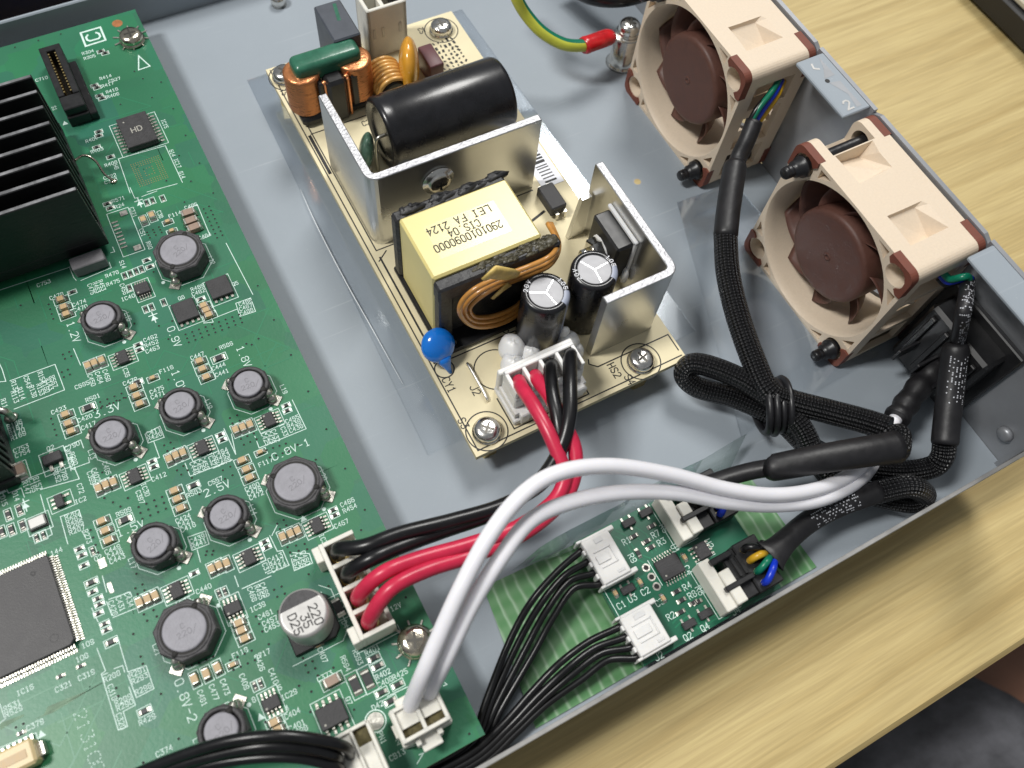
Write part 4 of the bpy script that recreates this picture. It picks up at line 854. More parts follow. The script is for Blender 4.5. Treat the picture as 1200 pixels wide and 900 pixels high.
for k, pts in {1: [(713, 458), (870, 635), (840, 730), (895, 850), (935, 765), (285, 160), (70, 222), (565, 490), (755, 385), (812, 510), (670, 370), (630, 335), (180, 190), (780, 848)], 2: [(97, 532), (630, 617), (745, 628), (790, 690), (865, 48), (1000, 5), (1155, 712), (1013, 737), (808, 605), (720, 375), (790, 880)],
               6: [], 4: [(625, 272), (660, 378), (670, 412), (755, 553), (838, 763), (545, 525), (555, 563), (672, 875), (75, 710), (110, 693), (850, 848)], 7: [(445, 35), (530, 212), (618, 397), (710, 590), (693, 685), (502, 865), (480, 355), (447, 892), (395, 285)], 8: [(420, 48), (782, 100), (140, 320), (282, 515), (340, 542), (540, 627), (1080, 740), (335, 637), (443, 430), (555, 735), (385, 760), (125, 685)], 3: [(840, 820), (640, 890), (565, 575), (600, 535), (900, 440), (935, 517)]}.items():
    for a, b_ in pts: V.append((k, a, b_))
for a, b_ in ((302, 335), (321, 375), (303, 397), (295, 404), (341, 416), (393, 458), (400, 500)): V.append((1, a * 4, b_ * 4))
for k, a, b_ in V:
    p = tp(k, a, b_)
    if p[0] > -116.0: continue
    vias.dot(p[0], p[1], 0.44, ZB + 0.028, 1, 10); vias.dot(p[0], p[1], 0.27, ZB + 0.055, 0, 8)
mp(vias, 'vias', ['dark_gap', 'pcb_trace'], 0, 0, 0, kind='stuff')
tr_ = MB()
for i in range(150):
    x, y = random.uniform(-195, -118), random.uniform(-30, 168); pts = [(x, y)]
    for k in range(random.randint(1, 3)):
        a = random.choice((0, 90, 45, -45, 180, -90)); l = random.uniform(3, 16); x += l * math.cos(math.radians(a)); y += l * math.sin(math.radians(a)); pts.append((min(-117, x), max(-32, min(170, y))))
    tr_.stroke(pts, 0.22, ZB + 0.008, 0)
mp(tr_, 'traces', 'pcb_trace', 0, 0, 0, kind='stuff')
q = MB(); q.fill(T(4, (160, 672), (205, 650), (225, 612), (300, 580), (430, 530), (440, 520), (520, 480), (470, 505), (380, 560), (250, 640)), ZB + 0.02); q.fill(T(4, (0, 690), (110, 648), (115, 655), (0, 722)), ZB + 0.02); mp(q, 'scraped_patch', 'pcb_scrape', 0, 0, 0)
for k, x, y, st_ in [(1, 412, 245, 'R304'), (1, 420, 268, 'R305'), (1, 495, 362, 'R414'), (1, 537, 374, 'C527'), (1, 505, 397, 'R417'), (1, 525, 425, 'R418'), (1, 530, 447, 'R409'), (1, 520, 768, 'R408'), (1, 515, 828, 'C322'), (1, 520, 848, 'C323'), (1, 195, 370, 'C710'), (1, 430, 655, 'R407'), (1, 455, 705, 'R403'),
    (2, 555, 35, 'R571'), (2, 560, 65, 'R24'), (2, 820, 105, 'F114'), (2, 895, 66, 'C485'), (2, 960, 207, 'C484'), (2, 525, 385, 'R478'), (2, 530, 425, 'R475'), (2, 600, 495, 'IC40'), (2, 925, 448, 'R469'), (2, 930, 470, 'C482'), (2, 1102, 430, 'Q5'), (2, 850, 496, 'Q6'), (2, 1150, 518, 'C486'), (2, 1152, 540, 'C487'), (2, 1156, 562, 'C488'),
    (2, 265, 488, 'C478'), (2, 372, 520, 'C474'), (2, 378, 545, 'C470'), (2, 705, 685, 'C462'), (2, 710, 711, 'R452'), (2, 715, 738, 'C463'), (2, 925, 768, 'C447'), (2, 1025, 818, 'C444'), (2, 1040, 848, 'C441'), (2, 1060, 720, 'R586'), (2, 780, 832, 'F116'), (2, 205, 428, 'C753'), (2, 385, 905, 'C665'), (2, 610, 888, 'C479'),
    (3, 435, 65, 'R581'), (3, 275, 122, 'C423'), (3, 398, 160, 'C420'), (3, 415, 195, 'C417'), (3, 735, 28, 'C475'), (3, 740, 52, 'C471'), (3, 720, 222, 'C411'), (3, 725, 245, 'R428'), (3, 745, 435, 'C412'), (3, 1035, 320, 'C464'), (3, 1043, 342, 'R453'), (3, 1050, 365, 'C465'), (3, 910, 510, 'R583'), (3, 1010, 455, 'C557'), (3, 580, 600, 'R589'),
    (3, 858, 630, 'C424'), (3, 870, 650, 'C421'), (3, 882, 672, 'C418'), (3, 528, 775, 'C449'), (3, 540, 797, 'C446'), (3, 550, 820, 'C443'), (3, 925, 725, 'C439'), (3, 933, 748, 'R441'), (3, 340, 612, 'R282'), (3, 347, 636, 'R283'), (3, 354, 660, 'R285'), (3, 361, 684, 'R287'), (3, 378, 545, 'IC2'), (3, 237, 300, 'Q2'), (3, 265, 785, '144'), (3, 460, 815, 'O2'),
    (3, 68, 188, 'R166'), (3, 74, 207, 'R167'), (3, 80, 225, 'R170'), (3, 86, 243, 'R169'), (3, 98, 302, 'C753'), (3, 106, 325, 'C754'), (3, 338, 290, 'C790'),
    (4, 412, 318, '109'), (4, 385, 383, '108'), (4, 118, 535, 'IC16'), (4, 298, 518, 'C321'), (4, 405, 464, 'C319'), (4, 58, 607, 'R531'), (4, 65, 634, 'R529'), (4, 165, 697, 'C379'), (4, 525, 470, 'R288'), (4, 577, 580, 'R289'), (4, 585, 605, 'R290'), (4, 645, 450, 'R291'), (4, 655, 480, 'R293'), (4, 672, 530, 'R296'), (4, 690, 672, 'R429'), (4, 770, 820, 'C374'), (4, 1125, 360, 'F118'), (4, 955, 60, 'C440'), (4, 858, 122, 'IC36'),
    (7, 245, 367, 'F117'), (7, 182, 482, 'C480'), (7, 192, 502, 'C476'), (7, 202, 522, 'C472'), (7, 628, 555, 'C466'), (7, 640, 583, 'R454'), (7, 600, 655, 'C467'), (7, 290, 815, 'C413'), (7, 298, 837, 'R427'), (7, 308, 860, 'C414'), (7, 370, 165, 'C455'), (7, 378, 187, 'R439'), (7, 388, 208, 'C438'),
    (8, 125, 180, 'C461'), (8, 145, 210, 'C457'), (8, 155, 238, 'C453'), (8, 88, 145, 'IC39'), (8, 110, 367, 'C717'), (8, 235, 556, 'IC29'), (8, 250, 645, 'C404'), (8, 272, 700, 'C401'), (8, 285, 727, 'C398'), (8, 403, 470, 'C373'), (8, 625, 348, 'R401'), (8, 675, 460, 'R402'), (8, 685, 496, 'C408'), (8, 755, 460, 'R425'), (8, 650, 607, 'D42'), (8, 742, 838, 'CB13'), (8, 745, 778, '2'), (8, 735, 145, '12V'), (8, 225, 620, '4'), (8, 192, 522, '5'), (8, 70, 580, '8')]:
    lab(k, x, y, st_)
for k, x, y, st_ in [(1, 255, 508, 'S1'), (1, 545, 783, 'H6'), (1, 808, 718, '614'), (1, 832, 765, 'IC17'), (1, 853, 820, '614'), (1, 772, 580, 'IC15'), (2, 625, 95, 'C321'), (2, 750, 105, 'C38'), (2, 668, 190, 'C51'), (2, 700, 250, 'R90'), (2, 575, 340, 'S14'), (2, 428, 455, 'C475'), (2, 453, 447, 'R463'), (2, 478, 437, 'R453'), (2, 580, 455, 'C456'), (2, 992, 320, 'L22'), (2, 600, 585, 'L18'), (2, 430, 882, 'C450'), (2, 465, 870, 'C454'), (2, 500, 860, 'C458'), (2, 590, 840, 'IC36'),
    (2, 70, 912, 'R137'), (2, 130, 890, 'C543'), (2, 195, 868, 'R154'), (2, 155, 935, 'R138'), (2, 100, 945, 'R114'), (2, 70, 960, 'R113'), (2, 190, 925, 'R153'), (2, 215, 912, 'R160'), (2, 232, 900, 'R143'), (2, 252, 888, 'R567'), (2, 20, 990, 'R11'),
    (3, 978, 95, 'L19'), (3, 430, 330, 'L13'), (3, 500, 395, 'C405'), (3, 450, 425, 'C402'), (3, 428, 440, 'C399'), (3, 682, 495, 'IC30'), (3, 657, 530, 'C397'), (3, 910, 395, 'C448'), (3, 935, 385, 'C452'), (3, 960, 372, 'C456'), (3, 992, 352, 'IC32'), (3, 620, 840, 'L17'), (3, 410, 715, 'R273'), (3, 378, 490, 'C72'), (3, 325, 330, 'XL2'), (3, 345, 350, 'R280'), (3, 335, 375, 'R552'), (3, 268, 430, 'R152'), (3, 300, 420, 'C780'), (3, 125, 485, 'R147'), (3, 155, 475, 'C165'), (3, 178, 465, 'R157'), (3, 75, 525, 'D14'), (3, 18, 548, 'D15'), (3, 1185, 590, 'L14'),
    (4, 527, 545, 'C318'), (4, 567, 680, 'C320'), (4, 948, 572, 'C481'), (4, 1003, 545, 'C477'), (4, 1055, 520, 'C473'), (4, 1145, 495, 'C409'), (4, 735, 345, 'L21'), (4, 530, 150, 'C428'), (4, 565, 130, 'C431'), (4, 605, 110, 'C434'), (4, 925, 790, 'L12'),
    (7, 515, 428, 'L20'), (7, 518, 735, 'IC38'), (7, 385, 835, 'C452'), (7, 408, 825, 'C456'), (7, 432, 815, 'C460'), (7, 245, 855, 'IC31'), (7, 330, 215, 'IC33'), (7, 245, 258, 'C425'), (7, 268, 250, 'C429'), (7, 292, 242, 'C432'), (7, 330, 25, 'L19'),
    (8, 98, 408, 'R426'), (8, 162, 470, 'C410'), (8, 392, 370, 'C407'), (8, 500, 410, 'R594'), (8, 557, 380, 'R593'), (8, 502, 235, 'D44'), (8, 670, 757, 'PN1'), (8, 515, 585, 'Q7'), (8, 62, 85, 'C468'), (8, 95, 75, 'R455'), (8, 120, 65, 'C469')]:
    lab(k, x, y, st_, 1)
big(2, 345, 655, '1.2V', 1); big(2, 817, 677, '0.9V', 1); big(2, 838, 885, '1.0V', 1); big(2, 1143, 770, '1.8V', 1); big(3, 500, 124, '3.3V'); big(3, 1015, 490, '2.5V'); big(3, 610, 676, '1.5V'); big(4, 870, 580, '0.8V-2', 1); big(7, 362, 308, '0.8V-1')
p = tp(1, 437, 173); text(silk, 'C', p[0], p[1], 3.4, 90, ZS, 0.5)
line(1, (378, 155), (470, 128), (495, 188), (402, 217), closed=True, w=0.5); line(1, (650, 262), (703, 310), (650, 328), closed=True, w=0.3)
line(1, (610, 905), (555, 745), (775, 683), (855, 855)); line(1, (690, 900), (830, 862)); line(2, (610, -20), (632, 30), (648, 26)); line(2, (665, 22), (735, -4))
line(2, (500, 105), (600, 72), (680, 270), (578, 305), closed=True); line(2, (520, 285), (538, 280), (528, 258)); line(2, (325, 350), (345, 400), (358, 415)); line(2, (380, 415), (522, 355), (512, 330)); line(2, (860, 85), (925, 60), (985, 205), (950, 220)); line(2, (1060, 240), (1185, 480)); line(2, (1200, 640), (1134, 590) ) if False else None
line(2, (1105, 522), (1175, 497), (1198, 560), (1125, 583), closed=True); line(2, (1020, 585), (1110, 550)); line(2, (345, 735), (378, 812)); line(2, (0, 890), (28, 888), (10, 830), (-10, 790)); line(2, (47, 885), (258, 808), (302, 925)); line(2, (67, 1018), (302, 928)); line(2, (0, 460), (330, 352), ); line(2, (945, 500), (1000, 610), (955, 615))
line(3, (680, 235), (750, 198), (770, 250), (695, 277), closed=True); line(3, (722, 272), (748, 345), (700, 360)); line(3, (300, 300), (378, 262), (392, 300)); line(3, (300, 300), (335, 398), (420, 368), (415, 345)); line(3, (190, 495), (372, 445), (350, 395)); line(3, (135, 442), (305, 378)); line(3, (190, 520), (210, 590), (245, 705), (220, 718)); line(3, (283, 622), (370, 590), (380, 620)); line(3, (283, 622), (318, 750)); line(3, (1050, 210), (1105, 330)); line(3, (890, 430), (868, 372)); line(3, (893, 432), (1090, 355)); line(3, (880, 718), (962, 690), (980, 750), (900, 780), closed=True); line(3, (925, 778), (940, 835)); line(3, (20, 470), (40, 512), (100, 488), (115, 530)); line(3, (385, 690), (402, 720))
line(4, (455, 340), (495, 445), (475, 460), (555, 722), (598, 705), (578, 635), (635, 605), (605, 520)); line(4, (480, 465), (505, 455)); line(4, (535, 435), (575, 420), (585, 450)); line(4, (555, 300), (600, 450), (685, 420), (722, 528), (640, 570), (600, 465)); line(4, (430, 150), (460, 215)); line(4, (510, 110), (610, 75), (618, 95)); line(4, (500, 120), (525, 185)); line(4, (530, 195), (640, 150)); line(4, (0, 805), (170, 735), (205, 860), (100, 900)); line(4, (0, 600), (22, 665)); line(4, (480, 0), (500, 75)); line(4, (700, 880), (770, 845), (780, 860)); line(4, (1100, 0), (1118, 50)); line(4, (1135, 60), (1200, 30)); line(4, (0, 690), (25, 670))
line(7, (370, 75), (435, 210), (215, 300)); line(7, (85, 235), (105, 328)); line(7, (0, 395), (90, 355)); line(7, (300, 660), (275, 710)); line(7, (265, 712), (300, 785), (325, 780), (355, 850), (255, 890)); line(7, (355, 790), (450, 795), (465, 840), (380, 875), (360, 800)); line(7, (195, 245), (215, 300)); line(8, (15, 60), (150, 0)); line(8, (385, 75), (458, 235), (410, 295)); line(8, (695, 565), (790, 520)); line(8, (735, 660), (795, 805), (825, 795)); line(8, (845, 838), (865, 830), (835, 880)); line(8, (960, 515), (975, 508), (965, 500))
for i, chh in enumerate('213100'):                        # dotted date stamp
    for pl in G[chh]:
        for a, b_ in zip(pl[:-1], pl[1:]):
            nn = max(1, int(math.hypot(b_[0] - a[0], b_[1] - a[1]) / 1.6))
            for j in range(nn):
                u0, u1 = (j + 0.25) / nn, (j + 0.6) / nn; c0 = tp(4, 378 + 16 * i, 650 + 50 * i)
                f_ = lambda t_: (c0[0] + ((a[1] + (b_[1] - a[1]) * t_) - 3) * 0.36, c0[1] - ((a[0] + (b_[0] - a[0]) * t_) - 2) * 0.42)
                silk.stroke([f_(u0), f_(u1)], 0.13, ZS)
for k, x, y, v_ in [(1, 305, 578, 0), (2, 655, 52, 1), (4, 195, 742, 1), (8, 102, 662, 1), (7, 422, 632, 1), (3, 10, 500, 1), (3, 118, 570, 1), (8, 500, 128, 1), (2, 722, 590, 1), (4, 870, 848, 0)]:
    p = tp(k, x, y)
    if v_ and k in (2, 3, 8) and x != 102:
        silk.fill([(p[0] - 0.8, p[1] - 0.6), (p[0] + 0.8, p[1] - 0.6), (p[0], p[1] + 0.7)], ZS); silk.stroke([(p[0] - 0.9, p[1] + 0.8), (p[0] + 0.9, p[1] + 0.8)], 0.22, ZS); silk.stroke([(p[0], p[1] - 1.3), (p[0], p[1] + 1.5)], 0.22, ZS)
    else: silk.fill([(p[0] - 0.7, p[1] - 0.5), (p[0] + 0.7, p[1] - 0.5), (p[0], p[1] + 0.8)], ZS)
mp(silk, 'white_print', 'silk', 0, 0, 0, kind='stuff')
screw(153, 42, ZB + 0.25, 'nickel screw in the far corner of the green main board', SMN, 1.0, None)
screw(486, 751, ZB + 0.25, 'nickel screw beside the white power header on the main board', SMN, 1.05, None)
# ================================================================== power supply board
def on_plane(px, py, axis, val):
    "point the photograph shows at (px, py) on the upright plane x = val or y = val"
    a, b_ = (px - 600) / CF, (py - 450) / CF
    d = [CR[0][i] * a + CR[1][i] * b_ + CR[2][i] for i in range(3)]; s_ = (val - CT[axis]) / d[axis]
    return tuple(CT[i] + s_ * d[i] for i in range(3))
psu = thing('power_supply_board', 'cream power supply board with yellow transformer and bent aluminium heatsinks', 'circuit board', (-91.2, 15.8, 0))
PX, PY = -91.2, 15.8
def pp(mb, name, mats, par=None, x=0, y=0, z=0, rz=0, **k):
    me = mb.mesh(name, mats) if isinstance(mb, MB) else mb
    return inst(me, name, par or psu, (x - PX, y - PY, z) if par is None else (x, y, z), rz, **k)
pp(MB().box(-91.2, 15.8, ZB - 1.6, -36.6, 137.8, ZB, m=1, mt=0), 'board', ['psu_board', 'psu_board_edge'])
for x, y in ((-86.4, 20.2), (-46.8, 19.8), (-87.2, 133.1), (-42.5, 132.2)):
    pp(MB().lathe([(3.0, 0.02), (3.0, ZB - 1.62)], 6, smooth=False), 'standoff', 'gold', None, x, y, 0)
ink = MB()
def itext(px, py, st_, h=1.7, ang=-90, wd=0.24): p = at(px, py, ZB); text(ink, st_, p[0], p[1], h, ang, ZS, wd, wr=0.8)
ink.stroke([(-90.2, 137), (-90.2, 17), (-37.4, 17)], 0.3, ZS); ink.stroke([(-88.4, 73.2), (-46, 73.2)], 0.3, ZS); ink.stroke([(-88.6, 73.2), (-88.6, 128)], 0.3, ZS)
ink.stroke([(-88.6, 45.2), (-88.6, 71)], 0.45, ZS); ink.stroke([(-88, 39.5), (-57, 39.5)], 0.3, ZS); ink.stroke([(-86.5, 72.2), (-89.2, 70.2)], 0.3, ZS)
ink.stroke([(-37.3, 18.5), (-37.3, 23.0), (-56.5, 23.0), (-58, 24.5), (-57.5, 25.5)], 0.3, ZS)
ink.stroke([(-80.8, 26), (-80.8, 18.0), (-61.8, 18.0), (-61.8, 22)], 0.3, ZS); ink.stroke([(-88.8, 112.6), (-66, 112.6)], 0.3, ZS); ink.stroke([(-58.6, 62.6), (-46.6, 66.2)], 0.7, ZS); ink.stroke([(-58.6, 62.6), (-58.6, 46)], 0.4, ZS)
ink.stroke([(-89.2, 40.3), (-86.5, 40.3)], 0.8, ZS); ink.ring(-88.0, 37.8, 2.2, 0.3, ZS); ink.ring(-88.2, 42.6, 2.0, 0.3, ZS)
ink.ring(-77.6, 32.6, 5.0, 0.28, ZS, n=40); ink.stroke([(-78.8, 27.2), (-76.0, 27.8)], 0.8, ZS)
for x, y in ((-86.4, 20.2), (-46.8, 19.8), (-87.2, 133.1), (-42.5, 132.2)): ink.ring(x, y, 4.6, 0.28, ZS, n=40)
itext(526, 451, 'CY1'); itext(557, 457, 'J2'); itext(543, 496, 'S3'); itext(738, 445, 'S4'); itext(720, 434, 'HS2', wd=0.26); itext(333, 108, 'S1', 1.5, 90); itext(494, 36, 'S2', 1.5, 90); itext(429, 144, 'C2', 1.5, 0); itext(594, 390, 'C6', 1.2)
for k in range(7):                                        # dense print block at the far end, too blurred to read
    x = -49.4 + 1.35 * k; y = 128.5
    while y > 113:
        l = random.uniform(0.1, 0.55); ink.stroke([(x + random.uniform(-.15, .15), y), (x + random.uniform(-.15, .15), y - l)], random.uniform(0.35, 0.75), ZS); y -= l + random.uniform(1.0, 1.5)
for k in range(12): ink.stroke([(-89.4, 112 - 1.1 * k), (-89.4, 111.4 - 1.1 * k)], 0.8, ZS)
pp(ink, 'black_print', 'ink', kind='stuff')
# bent aluminium heatsinks
def bent(pts, th, z0, z1, r=2.2):
    "sheet following a plan polyline with one rounded bend"
    a, b_, c_ = [Vector(p) for p in pts]; d1 = (a - b_).normalized(); d2 = (c_ - b_).normalized(); path = [a, b_ + d1 * r]
    for k in range(1, 6):
        t_ = k / 6; path.append((b_ + d1 * r) * (1 - t_) ** 2 + b_ * 2 * t_ * (1 - t_) + (b_ + d2 * r) * t_ ** 2)
    path += [b_ + d2 * r, c_]
    n = len(path); L_, R_ = [], []
    for i in range(n):
        d = (path[min(i + 1, n - 1)] - path[max(i - 1, 0)]).normalized(); nn = Vector((-d.y, d.x)); L_.append(path[i] + nn * th / 2); R_.append(path[i] - nn * th / 2)
    q = MB(); q.prism([tuple(p) for p in L_] + [tuple(p) for p in R_[::-1]], z0, z1, 0, 1, c=0.18); return q
h1 = pp(bent([(-87.4, 101.2), (-87.4, 75.0), (-45.6, 75.0)], 1.9, ZB + 0.05, 33.0), 'heatsink_plate', ['alu', 'alu_cut'], label='larger bent aluminium heatsink plate beside the black cylinder')
h2 = pp(bent([(-56.8, 27.0), (-39.6, 27.0), (-39.6, 58.4)], 1.9, ZB + 0.05, 32.4), 'heatsink_plate', ['alu', 'alu_cut'], label='smaller bent aluminium heatsink plate beside the two upright capacitors')
c0 = on_plane(513, 211, 1, 73.9)
q = MB(); q.M = tr(c0[0] - PX, 74.0 - PY, c0[2]) @ rotm('X', 90); q.lathe([(3.9, 0.0), (3.9, 0.5), (2.7, 0.6), (2.7, 1.5), (2.2, 1.9), (0, 2.0)], 24, ms=[0, 0, 0, 1, 1, 1]); q.box(-1.4, -0.25, 1.92, 1.4, 0.25, 2.06, m=2); q.box(-0.25, -1.4, 1.93, 0.25, 1.4, 2.07, m=2)
q.build('bolt', ['screw_steel', 'screw_nickel', 'ink'], h1, loc=(0, 0, 0)).location = (0, 0, 0)
h1.children[0].parent = psu
# gusset, power transistor with nut and thermal paste
g0 = at(664, 279, ZB)
q = MB(); q.M = Matrix(((1, 0, 0, 0), (0, 0, 1, 0), (0, 1, 0, 0), (0, 0, 0, 1)))
q.prism([(g0[0], ZB + 0.05), (-41.0, ZB + 0.05), (-41.0, 23.5), (-43.6, 23.5)], g0[1] - 0.6, g0[1] + 0.6); q.f = [f[::-1] for f in q.f]; pp(q, 'gusset', 'alu')
q = MB(); q.box(-45.6, 38.6, 15.0, -41.1, 49.4, 27.6, c=0.5); to = pp(q, 'power_transistor', 'black_plastic')
q = MB(); q.box(-41.6, 38.0, 14.5, -40.62, 38.7, 28.4, c=0.2); q.box(-41.6, 38.0, 27.5, -40.64, 50.0, 28.6, c=0.25); q.sphere((-41.6, 38.2, 16), 0.9, 1.1, 3.0, 12, 8, 0, 0.1); q.sphere((-45.2, 44.4, 21.2), 1.0, 3.6, 3.4, 14, 8, 0, 0.08); pp(q, 'thermal_paste', 'glue')
q = MB(); q.M = tr(-45.6, 44.2, 21.2) @ rotm('Y', -90); q.lathe([(2.9, 0), (3.05, 0.3), (3.05, 2.3), (2.7, 2.6)], 6, smooth=False); q.lathe([(1.45, 2.5), (1.45, 4.8), (1.2, 5.1), (0, 5.1)], 16); pp(q, 'nut', 'screw_steel')
for y in (41, 44, 47): pp(MB().box(-44.4, y - 0.4, ZB + 0.02, -43.8, y + 0.4, 15.1), 'lead', 'solder')
# transformer
X0, X1, Y0, Y1, ZT = -86.4, -60.9, 46.3, 62.9, 33.0
q = MB(); q.box(X0, Y0, ZB + 1.6, X1, Y1, ZT, c=0.5); xf = pp(q, 'transformer', 'xf_tape', label='yellow taped transformer printed LEI FA 2124')
q = MB(); q.fill([(X0 + 3.6, Y0 + 3.6), (X1 - 5.2, Y0 + 3.6), (X1 - 5.2, Y1 - 4.2), (X0 + 3.6, Y1 - 4.2)], ZT + 0.02); q.build('label_patch', 'xf_label', xf)
q = MB()
for st_, px, py, wr, h_ in (('2901010090000', 549, 277, 0.70, 1.75), ('CIS.04', 544, 267.5, 0.72, 1.75), ('FA', 539.5, 257, 0.8, 1.75), ('2124', 513, 268.3, 0.74, 1.75), ('LEI', 564, 247.5, 0.85, 1.75)):
    p = at(px, py, ZT); text(q, st_, p[0], p[1], h_, 180, ZT + 0.06, 0.26, wr=wr)
q.build('print', 'ink', xf)
q = MB(); q.box(X0 - 0.2, Y0 - 3.1, 27.6, X1 + 3.2, Y0 - 0.05, ZT - 0.6, c=0.5); q.box(X0 + 0.1, Y0 - 2.7, ZB + 1.5, X0 + 3.4, Y0 - 0.05, 27.7, c=0.3); q.box(X1 - 3.5, Y0 - 2.5, ZB + 1.5, X1 + 0.4, Y0 - 0.05, 27.7, c=0.3)
q.box(X0 - 0.6, Y1 + 0.05, ZB + 1.5, X1 + 0.4, Y1 + 3.2, ZT - 1.3, c=0.6); q.box(X0 + 3, Y0 - 1.0, ZB + 1.5, X1 - 3, Y0 - 0.1, 27.7)
for i in range(11): q.sphere((X0 + random.uniform(0, 25), Y1 + random.uniform(1.0, 2.4), ZT - 1.5), random.uniform(0.8, 3.2), 1.1, random.uniform(0.4, 1.3), 9, 6, 0, 0.3)
q.build('core', 'xf_core', xf)
q = MB(); q.box(X0 - 0.8, Y0 - 6.0, ZB + 0.05, X1 + 1.6, Y1 + 3.6, ZB + 1.5, c=0.3)
q.box(X0 - 0.5, Y0 - 5.0, ZB + 1.4, X0 + 3.4, Y0 - 2.6, ZB + 3.2, c=0.3); q.build('bobbin', 'black_plastic', xf)
q = MB()
for i in range(60):
    a = random.uniform(0, 1); x = X0 + 9 + a * 18; q.sphere((x, Y0 - 0.3 - random.random() * 2.6, ZT - 0.72 + 0.2 * random.random()), random.uniform(0.5, 1.6), random.uniform(0.3, 0.7), random.uniform(0.15, 0.4), 8, 5, 0, 0.3)
q.sphere((X1 + 1.4, Y0 - 1.6, ZT - 0.9), 1.6, 1.3, 0.9, 10, 6, 0, 0.15); q.build('varnish', 'varnish', xf)
q = MB(); q.sphere((X0 + 14.5, Y0 - 3.0, ZT - 1.9), 2.3, 0.9, 2.0, 12, 8, 0, 0.15); q.build('broken_notch', 'dark_gap', xf)
for k in range(3):
    o_ = (k - 1) * 0.95; Yp = 41.2 + 0.6 * k
    pts = [(642 + k * 2, 262, 52), (653 + k, 284 + k * 2, 45.5), (645, 300 + 5 * k, Yp), (618, 313 + 5 * k, Yp), (585, 325 + 5 * k, Yp), (556 + 4 * k, 339 + 4 * k, Yp), (540 + 5.5 * k, 356 + 1.6 * k, Yp), (541 + 5.5 * k, 371 - k * 1.5, Yp - 0.4), (556 + 2 * k, 382 - 5 * k, Yp - 0.6), (580, 381 - 5.6 * k, Yp - 0.6), (603, 371 - 5.4 * k, Yp - 0.3), (622, 353 - 5 * k, Yp + 1.0), (634, 334, 44)]
    w3 = [on_plane(a, b_, 1, c_) for a, b_, c_ in pts]
    pp(MB().tube(smooth_path(w3, 6), 0.58, 10), 'winding_wire', 'enamel_wire', xf, 0, 0, 0)
q = MB(); t0 = [on_plane(a, b_, 1, 40.6) for a, b_ in ((566, 328), (578, 319), (598, 322), (607, 322), (604, 331), (590, 330), (575, 336))]
q.tube([t0[0], t0[1], t0[2], t0[3]], [0.8, 2.0, 1.7, 0.9], 10, flat=(0.35, (0, 1, 0))); t1 = [on_plane(a, b_, 1, 41.4) for a, b_ in ((597, 333), (588, 340), (577, 350))]; q.tube(t1, [1.2, 0.9, 0.7], 8, flat=(0.25, (0, 1, 0)))
q.build('tape_scrap', 'tape_scrap', xf)
# two upright capacitors
for (px, py, st_) in ((640, 342, 1), (697, 315, 2)):
    p = at(px, py, 29.2)
    q = MB(); q.lathe([(4.9, 0.05), (5.15, 0.5), (5.15, 19.2), (4.9, 19.9), (4.4, 20.15), (3.75, 20.1), (3.7, 19.9)], 44); co = pp(q, 'upright_capacitor', 'sleeve_black', None, p[0], p[1], ZB)
    q = MB(); q.lathe([(3.72, 19.7), (3.7, 19.98), (3.5, 19.98), (3.3, 19.98), (0, 19.98)], 40); q.build('vent_top', 'alu_cap_top', co)
    q = MB(); a0 = (35, 155, -80) if st_ == 1 else (5, 120, -95)
    for a in a0: q.stroke([(0, 0), (3.4 * math.cos(math.radians(a)), 3.4 * math.sin(math.radians(a)))], 0.2, 19.99)
    q.build('vent_score', 'alu', co)
    q = MB(); n_ = 7; vs = []; fs = []
    for j, (rr2, zz) in enumerate(((5.18, 0.6), (5.18, 19.2), (4.93, 19.93), (4.42, 20.18), (3.78, 20.13))):
        for i in range(n_): a = math.radians(-62 + 42 * i / (n_ - 1) + (6 if st_ == 2 else 0)); vs.append((rr2 * math.cos(a), rr2 * math.sin(a), zz))
    for j in range(4):
        for i in range(n_ - 1): fs.append((j * n_ + i, j * n_ + i + 1, (j + 1) * n_ + i + 1, (j + 1) * n_ + i))
    q.add(vs, fs, 0, True); q.build('stripe', 'sleeve_grey', co)
    q = MB()
    for ang_, s_t in ((150 if st_ == 1 else 190, '20V'), (18, '105')):
        for i, c_ in enumerate(s_t): a = ang_ - i * 15; text(q, c_, 4.28 * math.cos(math.radians(a)), 4.28 * math.sin(math.radians(a)), 0.85, a - 90, 20.2, 0.13)
    q.build('print', 'paper_white', co)
# big black cylinder lying along x
q = MB(); q.M = tr(-76.0, 97.6, 18.2) @ rotm('Y', 90)
q.lathe([(6.6, 0.9), (6.7, 0.55), (7.4, 0.5), (7.9, 0.0), (8.5, 0.1), (8.9, 0.7), (9.0, 1.5), (8.7, 2.6), (9.0, 3.6), (9.0, 32.4), (8.7, 33.3), (7.8, 33.8), (0, 33.8)], 56); bc = pp(q, 'cylinder_capacitor', 'sleeve_black')
q = MB(); q.tube(smooth_path([(-75.2, 96, 19.5), (-77.5, 95.8, 19), (-78.2, 95.3, 14), (-78.2, 95, 9.1)], 6), 0.45, 8); q.build('lead', 'solder', bc)
q = MB(); q.lathe([(2.2, -0.4), (4.0, 0.0), (3.8, 0.7), (1.6, 1.4), (0, 1.5)], 14); pp(q, 'clear_glue', 'clear_glue', None, -73.5, 88.5, ZB + 0.1)
